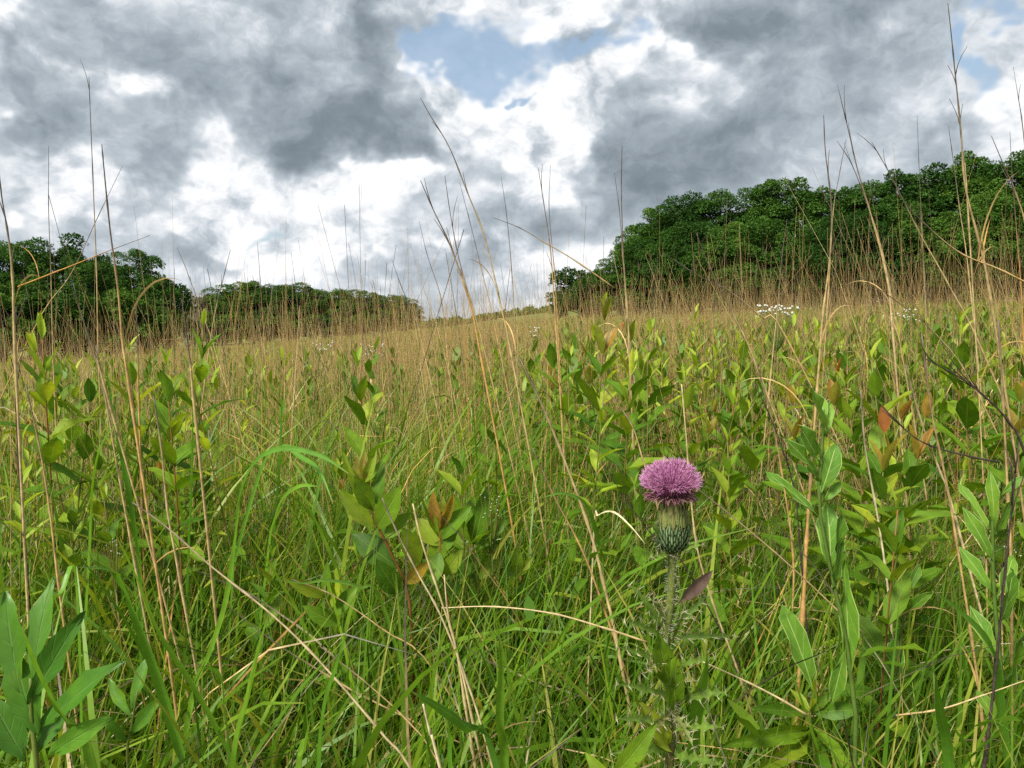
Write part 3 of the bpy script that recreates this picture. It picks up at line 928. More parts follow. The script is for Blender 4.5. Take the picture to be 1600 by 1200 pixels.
LOW = [  # foreground straws, pixels from tip to base
    ([(207, 785), (262, 825), (330, 885), (430, 965), (510, 1045), (600, 1150), (650, 1215)], .80, 5.0, 'straw', .72, 'long yellow straw slanting down across the lower left grass'),
    ([(645, 787), (660, 850), (690, 940), (712, 1010), (728, 1110), (745, 1215)], .80, 6.0, 'straw_pale', .6, 'pale cut straw leaning against the bronze tipped shoots'),
    ([(597, 778), (622, 835), (655, 900), (690, 965), (735, 1080), (770, 1200)], .85, 5.0, 'straw', .75, 'orange brown straw just left of the pale cut one'),
    ([(694, 898), (700, 960), (714, 1020), (735, 1110)], .80, 5.0, 'straw_pale', .8, 'short pale straw right of the long cut one'),
    ([(661, 1100), (672, 1145), (690, 1210)], .62, 8.0, 'straw_pale', .8, 'stout pale straw end low at the bottom edge'),
    ([(690, 950), (770, 948), (860, 958), (940, 980), (1010, 1003)], .80, 4.0, 'straw_pale', .5, 'thin pale straw lying level left of the thistle stem'),
    ([(1098, 1034), (1160, 1062), (1215, 1090), (1262, 1118)], .80, 4.5, 'straw_pale', .4, 'pale straw slanting down right of the thistle stem'),
    ([(1605, 1062), (1540, 1085), (1470, 1108), (1400, 1118)], .85, 4.0, 'straw_pale', .5, 'thin pale straw crossing the lower right corner'),
    ([(812, 560), (850, 640), (890, 740), (925, 840), (945, 920), (965, 1010)], 1.05, 7.0, 'straw', .78, 'thick rusty stalk left of the thistle'),
    ([(832, 700), (868, 780), (905, 850), (940, 940)], 1.1, 4.5, 'straw', .80, 'thin rusty stalk crossing the thick one left of the thistle'),
    ([(940, 600), (985, 660), (1005, 720), (1030, 800)], 1.3, 4.0, 'straw', .5, 'tan stalk passing behind the left of the thistle flower'),
    ([(1065, 600), (1072, 680), (1078, 760), (1090, 860), (1120, 960), (1160, 1070)], 1.0, 4.5, 'straw_pale', .4, 'pale stalk standing just behind the thistle flower'),
    ([(1270, 700), (1266, 760), (1260, 850), (1255, 950)], .98, 8.0, 'straw', .72, 'bright orange stalk behind the pale edged plant'),
    ([(1085, 760), (1150, 812), (1230, 880), (1320, 965), (1400, 1050)], .95, 4.0, 'straw', .55, 'long thin stalk slanting down right from the thistle flower'),
    ([(1180, 560), (1205, 650), (1225, 760), (1240, 880), (1235, 1000)], 1.2, 4.5, 'straw', .3, 'brown stalk left of the pale edged plant'),
    ([(1345, 610), (1352, 700), (1370, 800), (1385, 900), (1395, 1010)], 1.05, 5.0, 'straw', .78, 'orange stalk through the bronze leaves at the right'),
    ([(1440, 520), (1455, 640), (1480, 760), (1500, 880), (1520, 1010), (1535, 1130)], 1.0, 5.5, 'straw', .72, 'yellow stalk running down the right hand thicket'),
    ([(1415, 570), (1440, 660), (1470, 740), (1490, 800)], 1.1, 5.0, 'straw', .6, 'tan stalk leaning left in the right hand thicket'),
    ([(1560, 500), (1568, 640), (1575, 780), (1580, 900)], 1.0, 6.0, 'straw', .75, 'thick orange stalk close to the right edge'),
    ([(455, 905), (520, 930), (600, 985), (680, 1050)], 1.0, 3.2, 'straw', .5, 'thin brown straw low between the two groups of leaves'),
    ([(40, 600), (62, 700), (78, 800), (90, 900)], 1.0, 4.5, 'straw', .3, 'brown stalk among the leaves at the left edge'),
    ([(150, 540), (168, 640), (185, 740), (205, 850)], 1.15, 4.5, 'straw', .5, 'tan stalk standing in the left hand grass'),
    ([(240, 620), (252, 700), (262, 800), (280, 900)], 1.1, 5.0, 'straw', .75, 'rusty stalk between the left tussocks'),
    ([(500, 1010), (570, 1065), (640, 1130), (690, 1200)], .8, 3.4, 'straw', .6, 'thin tan straw low in the bottom grass'),
]
TWIGS = [
    ([(1445, 560), (1500, 590), (1545, 625), (1580, 665), (1610, 730)], .95, 4.5, 'black bare twig arching down to the right edge'),
    ([(1380, 640), (1440, 690), (1510, 712), (1560, 722)], 1.05, 3.0, 'thin black twig lying level in the right hand thicket'),
    ([(1592, 690), (1580, 800), (1568, 920), (1555, 1050), (1540, 1180)], .85, 5.5, 'dark upright stem at the lower right corner'),
    ([(1180, 600), (1215, 680), (1240, 760), (1250, 850)], 1.15, 3.0, 'thin black twig behind the pale edged plant'),
    ([(22, 490), (24, 560), (26, 640), (30, 720)], 1.25, 5.0, 'dark seedy stem at the left edge'),
    ([(940, 720), (985, 790), (1030, 850), (1080, 900)], 1.1, 2.6, 'thin black twig behind the thistle neck'),
]


def build_stalks():
    for pts, d, w, lb, tw in TALL:
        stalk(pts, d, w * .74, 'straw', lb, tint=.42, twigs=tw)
    for pts, d, w, k, tn, lb in LOW:
        stalk(pts, d, w * .80, k, lb, tint=tn, taper=.55, al=(.1, .72), name='straw', cat='straw')
    for pts, d, w, lb in TWIGS:
        stalk(pts, d, w, 'twig', lb, tint=.4, taper=.4, twigs=5, name='dark_twig', cat='twig')
    # the crowd of single stalks behind them, copied from a dozen kinds
    rnd = random.Random(8)
    protos = []
    for i in range(12):
        H = 1.0
        a = rnd.uniform(0, 6.28)
        ln, cv = rnd.uniform(.02, .2), rnd.uniform(-.06, .2)
        P = [Vector((math.cos(a) * (ln * t + cv * t * t), math.sin(a) * (ln * t + cv * t * t), t * H)) for t in (0, .25, .5, .75, 1)]
        q = Bag()
        C = catmull(P, 12)[None]
        rr = np.linspace(.0016, .00055, 12) * np.where(np.arange(12) % 4 == 3, 1.4, 1)
        q.add(*tubes(C, rr[None], 4, np.array([rnd.uniform(.2, .75)])))
        me = q.mesh('stem')
        hd = []
        if i % 2 == 0:      # the split dry head
            for j in range(rnd.randint(2, 3)):
                k = rnd.randint(7, 10)
                s = Vector(C[0][k])
                d = Vector((rnd.uniform(-.3, .3), rnd.uniform(-.3, .3), 1)).normalized()
                b = Bag()
                b.add(*tubes(catmull([s, s + d * .05, s + d * .11], 4)[None], np.linspace(.0006, .0003, 4)[None], 3, np.array([.4])))
                hd.append(('branchlet', b.mesh('branchlet')))
        b = Bag()
        k = rnd.randint(3, 6)
        b.add(*blades(np.array([C[0][k]]), np.array([rnd.uniform(.15, .3)]), np.array([.004]), np.array([rnd.uniform(0, 6.28)]), np.array([.3]), np.array([rnd.uniform(.5, 2.)]), 6, np.array([.6]), np.array([.8])))
        protos.append([('stem', me), ('dry_leaf', b.mesh('dry_leaf'))] + hd)
    todo = []
    n = 0
    while n < 235:
        y = rnd.uniform(1.9, 5.8)
        ang = rnd.uniform(-.66, .70)
        if rnd.random() > (.62 + .45 * ang):
            continue
        x = y * math.tan(ang)
        parts = protos[rnd.randrange(12)]
        top = rnd.uniform(.86, 1.20) + (.18 * max(0, ang)) + (rnd.uniform(.1, .32) if rnd.random() < .18 else 0)
        if y < 2.2:
            top *= .93
        root = empty('dry_grass_stalk', (x, y, gz(x, y)), 'x', 'dry grass stalk')
        for nm, q in parts:
            o = link(nm, q, M['straw'], root)
            o.location = (0, 0, 0)
        w_ = rnd.uniform(.65, 1.1)
        root.scale = (w_, w_, top)
        tx, ty = rnd.gauss(0, .07), rnd.gauss(-.03, .10)
        root.rotation_euler = (tx, ty, rnd.uniform(0, 6.28))
        todo.append((root, x, y, 'upright' if abs(ty) < .06 else ('left leaning' if ty < 0 else 'right leaning'), 'tall' if top > 1.12 else 'slim'))
        n += 1
    name_crowd(todo, 'dry grass stalk', 'dry grass stalks')


ORDER = ['first', 'second', 'third', 'fourth', 'fifth', 'sixth', 'seventh', 'eighth', 'ninth', 'tenth', 'eleventh', 'twelfth']


def name_crowd(todo, noun, group):
    """label each of a crowd by look, by what it stands before, then by its order from the left"""
    marks = [(-1e9, 'beyond the left edge'), (0, 'before the left domed tree'), (150, "before the left wood's right end"), (300, 'before the distant tree belt'),
             (480, "below the belt's right half"), (650, 'under the gap between woods'), (860, "before the right wood's left tip"),
             (1000, 'behind the thistle'), (1130, "below the right wood's middle peak"), (1260, 'behind the pale edged plant'),
             (1400, 'in the right hand thicket'), (1510, 'under the tallest right treetops'), (1600, 'beyond the right edge')]
    bins = {}
    for root, x, y, look, size in todo:
        px = CX + F_PX * x / y
        mk = [t for p, t in marks if p <= px][-1]
        dist = 'close' if y < 2.3 else ('midway' if y < 3.9 else 'farther')
        bins.setdefault((dist, size, look, mk), []).append((px, root))
    for (dist, size, look, mk), L in bins.items():
        L.sort(key=lambda q: q[0])
        for i, (_, root) in enumerate(L):
            body = f'{dist} {size} {look} {noun} {mk}'
            root['label'] = body if len(L) == 1 else f'{ORDER[min(i, 11)]} from left, {body}'
            root['group'] = group


# ------------------------------------------------------------------ broad grass blades of the foreground
BLADES = [  # pixels from tip to base, distance, width px, tint, label
    ([(181, 836), (212, 895), (250, 985), (310, 1080), (362, 1180), (380, 1240)], .80, 13, .7, 'broad bright blade with a brown tip, crossing the lower left down to the edge'),
    ([(118, 886), (182, 898), (212, 960), (245, 1050), (285, 1180), (300, 1240)], .75, 17, .5, 'broad blade with a folded over tip in the lower left'),
    ([(36, 985), (60, 1040), (95, 1110), (150, 1210)], .62, 17, .7, 'broad shining blade running down to the lower left corner'),
    ([(375, 785), (368, 850), (355, 940), (330, 1020), (300, 1100)], .95, 12, .8, 'upright yellow green blade in the middle of the left tussock'),
    ([(421, 955), (405, 1020), (390, 1090), (365, 1210)], .70, 19, .8, 'widest bright blade standing at the bottom left of centre'),
    ([(545, 975), (528, 1040), (508, 1110), (500, 1210)], .78, 14, .5, 'upright blade right of the widest bright one'),
    ([(545, 740), (500, 712), (440, 702), (398, 725), (375, 780), (368, 860)], 1.15, 9, .45, 'blade arching over to the right above the left tussock'),
    ([(497, 760), (470, 760), (445, 778), (432, 808), (420, 870)], 1.15, 9, .75, 'small arching blade below the larger arching one'),
    ([(520, 785), (498, 735), (470, 715), (440, 700), (400, 760)], 1.2, 7, .5, 'bent blade with its tip hanging straight down'),
    ([(484, 1130), (478, 1170), (468, 1230)], .60, 20, .8, 'short pointed blade tip at the bottom edge'),
    ([(164, 560), (178, 640), (195, 720), (212, 820), (220, 900)], 1.2, 11, .3, 'long dark upright blade at the left below the leafy shoots'),
    ([(187, 655), (158, 700), (146, 760), (143, 840)], 1.2, 10, .7, 'blade leaning right under the left hand leafy shoots'),
    ([(302, 600), (302, 690), (300, 780), (296, 880)], 1.3, 9, .3, 'straight dark blade in the left tussock'),
    ([(441, 590), (441, 660), (438, 740), (430, 830)], 1.6, 9, .3, 'straight blade standing behind the arching ones'),
    ([(0, 985), (50, 955), (95, 930), (122, 915)], .75, 10, .6, 'narrow blade lying across the left edge leaves'),
    ([(780, 998), (784, 1060), (782, 1130), (790, 1210)], .80, 12, .7, 'upright blade low in the middle of the grass'),
    ([(642, 1080), (690, 1108), (735, 1140), (775, 1185)], .68, 15, .2, 'dark blade slanting down at the bottom middle'),
    ([(1105, 1012), (1098, 1060), (1085, 1130), (1080, 1210)], .82, 17, .6, 'upright blue green blade right of the thistle stem'),
    ([(1462, 1055), (1470, 1110), (1485, 1210)], .80, 14, .4, 'grey green blade in the lower right grass'),
    ([(1456, 922), (1500, 958), (1545, 1010), (1560, 1080)], .95, 13, .5, 'blade bending down to the right near the right edge'),
    ([(430, 905), (475, 912), (512, 908), (560, 918), (600, 950)], .95, 6, .8, 'thin curved blade under the lowest leafy shoot'),
    ([(845, 778), (880, 772), (915, 790), (935, 850), (940, 900)], 1.05, 7, .6, 'thin blade bent over left of the thistle flower'),
    ([(1008, 850), (985, 822), (958, 800), (935, 806), (928, 830)], .95, 3, 1.0, 'pale blade hooked over left of the thistle neck'),
    ([(310, 1040), (345, 1055), (352, 1110), (360, 1200)], .80, 8, .3, 'small blade among the bottom left ones'),
    ([(880, 1060), (900, 1100), (915, 1150), (925, 1215)], .80, 8, .7, 'small upright blade left of the thistle stem base'),
    ([(690, 1060), (700, 1120), (705, 1210)], .75, 8, .5, 'narrow blade between the pale straws at the bottom'),
]


def build_blades():
    for pts, d, w, tn, lb in BLADES:
        if tn < 1:
            d, w = d * (.80 if pts[-1][1] > 1000 else .90), w * 1.2
        P = [at(px, py, d + .04 * i) for i, (px, py) in enumerate(pts)]
        q = P[-1]
        g = gz(q.x, q.y)
        drop = q.z - g
        t = (P[-1] - P[-2]).normalized()
        P += [q + Vector((t.x * .25 * drop, .03, -drop * .5)), Vector((q.x + t.x * .3 * drop, q.y + .05, g - .01))]
        base = P[-1].copy()
        C = catmull([p - base for p in P][::-1], 26)
        n = len(C)
        T = np.gradient(C, axis=0)
        T /= np.linalg.norm(T, axis=1, keepdims=True)
        s = np.linspace(0, 1, n)
        view = np.array([-.35 + .3 * math.sin(w), -.75, .75])
        S = np.cross(T, view)
        S /= np.linalg.norm(S, axis=1, keepdims=True)
        Nn = np.cross(S, T)
        W = (w / F_PX * d * .56) * (np.clip(np.minimum(.45 + s * 1.2, (1 - s) * 3.2 + .02), 0, 1) ** .75)
        cols = [C - S * W[:, None] + Nn * (W * .45)[:, None], C - S * (W * .5)[:, None] + Nn * (W * .15)[:, None], C,
                C + S * (W * .5)[:, None] + Nn * (W * .15)[:, None], C + S * W[:, None] + Nn * (W * .45)[:, None]]
        V = np.stack(cols, 1)
        idx = np.arange(n * 5).reshape(n, 5)
        Q = np.stack([idx[:-1, :-1], idx[:-1, 1:], idx[1:, 1:], idx[1:, :-1]], -1).reshape(-1, 4)
        uv = np.stack([np.broadcast_to(np.linspace(0, 1, 5), (n, 5)), np.broadcast_to(s[:, None], (n, 5))], -1).reshape(-1, 2)
        me = mesh_from('grass_blade', V.reshape(-1, 3), [Q], np.full(n * 5, tn), np.repeat(s, 5), uv)
        o = link('grass_blade', me, M['straw_pale'] if tn >= 1 else M['blade_vein'], label=lb, cat='grass blade')
        o.location = base
M['blade_vein'] = plant_mat('veined_blade', [(0, (.055, .17, .015)), (.5, (.11, .27, .020)), (1, (.20, .36, .028))],
                            [(0, .4, (.16, .20, .05)), (.3, 0, (.1, .2, .03)), (.93, 0, (.1, .2, .03)), (1, .6, (.36, .26, .10))],
                            transl=.34, gloss=.08, rough=.42, mottle=.1, mscale=60, veins=dict(n=0.0, blot=.08, side=0.0, amt=.35, col=(.32, .48, .10)))


# ------------------------------------------------------------------ leafy plants
def leaf_mesh(name, width, peak=.42, fold=.25, curl=.25, wave=0.0, nl=5, half=2, tint=.5, twist=0.0, petiole=.05, seed=0):
    """leaf of length 1 along +Y, lying in XY with its upper face +Z"""
    r = random.Random(seed)
    ys = [0, .10, .28, .48, .68, .86, 1.0] if nl >= 6 else ([0, .14, .38, .64, .86, 1.0] if nl == 5 else [0, .3, .7, 1.0])
    V, uv = [], []
    C = half * 2 + 1
    for y in ys:
        e = max(0, (y - petiole) / (1 - petiole))
        p = peak
        w = (math.sin(PI * min(1, e ** (math.log(.5) / math.log(p))))) ** .85 if 0 < e < 1 else 0
        w = max(w, .05 if y < 1 else .015) * width * .5
        for j in range(C):
            a = (j - half) / half
            x = a * w
            z = -curl * y * y + fold * abs(x) + wave * math.sin(y * 14 + a * 2 + seed) * abs(a) * .03
            tw = twist * y
            V.append((x * math.cos(tw), y, z + x * math.sin(tw)))
            uv.append((.5 + a * .5, y))
    n = len(ys)
    idx = np.arange(n * C).reshape(n, C)
    Q = np.stack([idx[:-1, :-1], idx[:-1, 1:], idx[1:, 1:], idx[1:, :-1]], -1).reshape(-1, 4)
    return mesh_from(name, np.array(V), [Q], np.full(len(V), tint), np.repeat(ys, C), np.array(uv))


LEAF = {}


def make_leaf_meshes():
    def fam(key, mat, specs):
        LEAF[key] = []
        for i, sp in enumerate(specs):
            me = leaf_mesh('leaf', seed=i + 1, **sp)
            me.materials.append(M[mat])
            LEAF[key].append(me)
    fam('broad', 'leaf', [dict(width=w, peak=.42, fold=f, curl=c, wave=1, tint=t, twist=tw) for w, f, c, t, tw in
                          [(.42, .30, .22, .45, .1), (.40, .45, .10, .55, -.2), (.46, .2, .35, .35, .15), (.38, .5, .28, .65, -.1), (.44, .25, .05, .5, .3)]])
    fam('young', 'leaf_young', [dict(width=w, peak=.42, fold=f, curl=c, tint=t) for w, f, c, t in [(.38, .5, -.1, .35), (.34, .6, -.2, .6), (.40, .4, .1, .5)]])
    fam('lime', 'leaf_lime', [dict(width=w, peak=.45, fold=f, curl=c, tint=t, nl=4) for w, f, c, t in [(.26, .4, .15, .4), (.30, .5, .3, .6), (.22, .5, 0, .7)]])
    fam('narrow', 'leaf', [dict(width=w, peak=.42, fold=f, curl=c, tint=t, nl=4, twist=.2) for w, f, c, t in [(.24, .3, .2, .5), (.28, .4, .35, .6), (.22, .5, .1, .7)]])
    fam('rod', 'leaf_rod', [dict(width=w, peak=.58, fold=f, curl=c, wave=2.0, tint=t, nl=6, twist=tw) for w, f, c, t, tw in
                            [(.30, .25, .18, .5, .1), (.30, .4, .05, .6, -.2), (.30, .15, .3, .4, .3)]])


def add_leaf(root, me, B, T, width_ratio, normal, rnd=None):
    """leaf part from point B to point T in world space; width_ratio scales the mesh's own width"""
    y = T - B
    L = y.length
    y = y.normalized()
    x = y.cross(normal).normalized()
    z = x.cross(y)
    m = Matrix((x, y, z)).transposed().to_4x4()
    m = Matrix.Translation(B) @ m @ Matrix.Diagonal((L * width_ratio, L, L, 1))
    return link('leaf', me, None, root, m)


def hero_plant(name, label, cat, stem, d, leaves, fam, w=5, stem_tint=.5, group=None, stem_mat='stem'):
    """leaves: (Bx, By, Tx, Ty, width px[, family[, depth offset of the tip]]) in photo pixels"""
    P = [at(px, py, d) for px, py in stem]
    q = P[-1]
    g = gz(q.x, q.y)
    if q.z - g > .03:
        P += [q + Vector((0, .02, -(q.z - g) * .5)), Vector((q.x, q.y + .03, g - .01))]
    base = P[-1].copy()
    root = empty(name, base, label, cat, group)
    r0 = w / F_PX * d * .5
    o = link('stem', tube_mesh('stem', [p - base for p in P][::-1], r0 * 1.3, r0 * .6, 16, 6, tint=stem_tint), M[stem_mat], root)
    o.location = (0, 0, 0)
    rnd = random.Random(len(label))
    for i, lf in enumerate(leaves):
        bx, by, tx, ty, wp = lf[:5]
        f = lf[5] if len(lf) > 5 else fam
        dd = lf[6] if len(lf) > 6 else rnd.uniform(-.035, .02)
        B = at(bx, by, d)
        T = at(tx, ty, d + dd)
        me = rnd.choice(LEAF[f])
        own = {'broad': .42, 'young': .38, 'lime': .26, 'narrow': .25, 'rod': .30, 'rod2': .30}[f]
        ratio = (wp / F_PX * d) / ((T - B).length * own)
        add_leaf(root, me, B, T, ratio * 1.06, Vector((rnd.uniform(-.45, .45), -1, .55 + rnd.uniform(-.2, .3))))
    return root


def build_hero_plants():
    hero_plant('pale_edged_plant', 'upright plant with wide pale edged wavy leaves right of the thistle', 'plant',
               [(1287, 640), (1285, 700), (1279, 780), (1290, 850), (1300, 900), (1318, 980), (1330, 1060), (1338, 1180)], .85,
               [(1290, 681, 1271, 606, 26), (1291, 684, 1299, 624, 14), (1289, 668, 1283, 612, 16), (1280, 722, 1253, 666, 31), (1281, 777, 1309, 694, 31),
                (1280, 752, 1250, 682, 17), (1284, 814, 1207, 730, 15), (1286, 786, 1315, 752, 15), (1297, 898, 1301, 789, 38), (1308, 880, 1316, 800, 20),
                (1318, 870, 1330, 1048, 27), (1274, 1092, 1237, 950, 36), (1300, 920, 1318, 842, 22), (1322, 1010, 1300, 1100, 24)], 'rod', 7, .1)
    hero_plant('pale_edged_plant', 'pale edged leafy plant close to the right edge of the meadow', 'plant',
               [(1562, 752), (1552, 800), (1552, 900), (1560, 1010), (1576, 1190)], .9,
               [(1553, 832, 1556, 742, 16), (1553, 838, 1584, 780, 27), (1551, 842, 1508, 752, 15), (1562, 776, 1598, 745, 12), (1553, 880, 1520, 800, 20), (1552, 930, 1512, 858, 20),
                (1556, 940, 1592, 868, 24), (1558, 985, 1598, 900, 28), (1560, 1040, 1530, 950, 24), (1565, 1090, 1600, 990, 30), (1570, 1150, 1535, 1080, 26)], 'rod', 7, .1)
    hero_plant('pale_edged_plant', 'half hidden pale edged plant with a drooping leaf between the two taller ones', 'plant',
               [(1416, 905), (1412, 960), (1405, 1020), (1392, 1100)], .95,
               [(1412, 990, 1398, 900, 15), (1414, 930, 1440, 880, 14), (1380, 1095, 1408, 1002, 34), (1412, 960, 1455, 925, 16), (1400, 1060, 1362, 1000, 24), (1396, 1090, 1440, 1040, 26)], 'rod', 6, .1)
    hero_plant('leafy_shoot', 'bronze tipped broad leaved shoot left of the pale cut straw', 'plant',
               [(570, 720), (581, 798), (600, 842), (633, 911), (642, 966), (646, 1090)], 1.22,
               [(580, 798, 528, 710, 15), (568, 756, 557, 712, 17, 'young'), (569, 756, 586, 706, 18, 'broad'), (568, 752, 570, 702, 14, 'young'), (581, 797, 555, 744, 28), (588, 788, 592, 726, 20),
                (584, 827, 530, 764, 26), (588, 827, 626, 760, 36), (617, 885, 553, 830, 38), (622, 928, 592, 882, 36), (655, 880, 630, 825, 32), (600, 842, 640, 800, 26), (634, 912, 668, 880, 22, 'young')], 'broad', 5, .9)
    hero_plant('leafy_shoot', 'bronze tipped broad leaved shoot right of the pale cut straw', 'plant',
               [(690, 800), (688, 845), (692, 900), (702, 960), (716, 1100)], 1.22,
               [(686, 829, 674, 770, 19, 'young'), (688, 829, 706, 764, 18, 'young'), (687, 829, 692, 775, 20, 'young'), (686, 840, 660, 777, 15), (690, 843, 733, 789, 29),
                (687, 853, 648, 808, 34), (686, 845, 680, 884, 28), (686, 862, 676, 914, 26), (690, 900, 722, 862, 26), (694, 905, 660, 872, 22), (690, 864, 712, 828, 18)], 'broad', 5, .9)
    hero_plant('leafy_shoot', 'green broad leaved shoot third from the left in the middle group', 'plant',
               [(738, 800), (739, 851), (746, 900), (752, 1000)], 1.32,
               [(739, 851, 710, 776, 24), (740, 852, 758, 777, 26), (746, 860, 794, 808, 25), (739, 851, 722, 800, 20), (746, 905, 716, 868, 24), (748, 905, 780, 872, 22), (740, 850, 738, 790, 18)], 'broad', 4, .7)
    hero_plant('leafy_shoot', 'small yellow green shoot with one upright oval leaf left of the rusty stalk', 'plant',
               [(808, 870), (808, 895), (803, 960)], 1.35, [(808, 896, 808, 856, 21), (808, 900, 832, 872, 16), (808, 902, 786, 878, 16), (806, 930, 838, 905, 18)], 'broad', 4, .5)
    hero_plant('leafy_shoot', 'lowest broad leaved shoot of the middle group, close to the curved blade', 'plant',
               [(508, 915), (512, 940), (535, 990), (560, 1090)], 1.1,
               [(507, 934, 446, 903, 20), (511, 936, 511, 876, 17), (518, 950, 525, 886, 28), (524, 962, 556, 915, 26), (510, 936, 485, 915, 14), (530, 975, 480, 955, 26)], 'broad', 4, .6)
    hero_plant('toothed_plant', 'bright green plant with a star of pointed leaves at the lower right of the thistle', 'plant',
               [(1268, 1095), (1266, 1130), (1272, 1200)], .88,
               [(1265, 1112, 1282, 1056, 13, 'lime'), (1264, 1112, 1236, 1074, 11, 'lime'), (1262, 1114, 1188, 1105, 19, 'broad'), (1270, 1112, 1347, 1110, 25, 'broad'), (1264, 1140, 1160, 1162, 30, 'broad', -.08),
                (1272, 1140, 1338, 1185, 30, 'broad', -.08), (1266, 1122, 1250, 1080, 12, 'lime'), (1270, 1150, 1300, 1215, 26, 'broad', -.1), (1262, 1150, 1205, 1205, 26, 'broad', -.1), (1268, 1112, 1300, 1080, 14)], 'broad', 6, .2)
    hero_plant('leafy_shoot', 'single bright pointed leaf rising from the bottom edge left of the thistle stem', 'plant',
               [(962, 1200), (955, 1240)], .66, [(958, 1212, 1019, 1153, 28, 'broad'), (955, 1225, 915, 1180, 24, 'broad')], 'broad', 6, .2)
    hero_plant('dock_plant', 'large smooth leaves clustered in the lower left corner', 'plant',
               [(48, 1060), (50, 1130), (60, 1220)], .60,
               [(52, 1060, 66, 905, 38), (30, 1080, 3, 925, 56), (45, 1100, 125, 958, 40), (70, 1135, 157, 1032, 42), (60, 1150, 10, 1020, 52), (55, 1180, 110, 1080, 36), (40, 1190, -15, 1090, 48),
                (75, 1180, 150, 1130, 34)], 'rod2', 9, .2)
    hero_plant('leafy_shoot', 'dull green plant leaning right in the lower left grass', 'plant',
               [(215, 1080), (205, 1140), (200, 1200)], .85, [(205, 1110, 226, 1022, 20, 'rod2'), (205, 1120, 168, 1060, 18, 'rod2'), (203, 1150, 250, 1090, 22, 'rod2'), (202, 1160, 160, 1125, 20, 'rod2')], 'rod2', 5, .3)


def shoot_proto(kind, seed, H, name, label, group):
    """a random leafy shoot with its leaves as parts; base at the origin"""
    r = random.Random(seed)
    root = empty(name, (0, 0, 0), label, 'plant', group)
    a0 = r.uniform(0, 6.28)
    lean = r.uniform(.02, .14)
    top = Vector((math.cos(a0) * lean * H, math.sin(a0) * lean * H, H))
    P = [Vector((0, 0, -.01)), top * .5 + Vector((r.uniform(-.02, .02), r.uniform(-.02, .02), 0)), top]
    C = catmull(P, 41)
    o = link('stem', tube_mesh('stem', P, .0024, .0010, 9, 5, tint=r.uniform(.2, .9)), M['stem'], root)
    o.location = (0, 0, 0)
    if kind in ('broad', 'bronze'):
        n_pairs, L0, dz = 8, .085, .052
        for i in range(n_pairs):
            z = 1 - (i * dz + .0) / H
            if z < .15:
                break
            c = Vector(C[int(40 * z)])
            phi = a0 + (i % 2) * PI / 2 + r.uniform(-.3, .3)
            L = L0 * (.52 + .16 * i if i < 4 else 1.0) * r.uniform(.85, 1.12)
            el = math.radians([78, 66, 52, 42, 34, 28, 22, 18][i] + r.uniform(-9, 9))
            for s in (0, PI):
                if i > 4 and r.random() < .2:
                    continue
                d = Vector((math.cos(phi + s) * math.cos(el), math.sin(phi + s) * math.cos(el), math.sin(el)))
                nrm = Vector((-d.x * math.tan(el), -d.y * math.tan(el), math.cos(el))) + Vector((r.uniform(-.3, .3), r.uniform(-.3, .3), .2))
                fam = 'young' if (kind == 'bronze' and i < 2) else ('lime' if kind == 'broad' and i < 1 else 'broad')
                add_leaf(root, r.choice(LEAF[fam]), c, c + d * L, 1.0, nrm)
    else:
        n, L0 = 22, .062
        for i in range(n):
            z = 1 - (i * .022) / H
            if z < .2:
                break
            c = Vector(C[int(40 * z)])
            phi = a0 + i * 2.4 + r.uniform(-.2, .2)
            L = L0 * min(1.1, .55 + .07 * i) * r.uniform(.85, 1.15)
            el = math.radians(max(10, 74 - i * 4.5) + r.uniform(-9, 9))
            d = Vector((math.cos(phi) * math.cos(el), math.sin(phi) * math.cos(el), math.sin(el)))
            add_leaf(root, r.choice(LEAF['lime' if i < 9 else 'narrow']), c, c + d * L, 1.0, Vector((-d.x, -d.y, 1.0)))
    return root


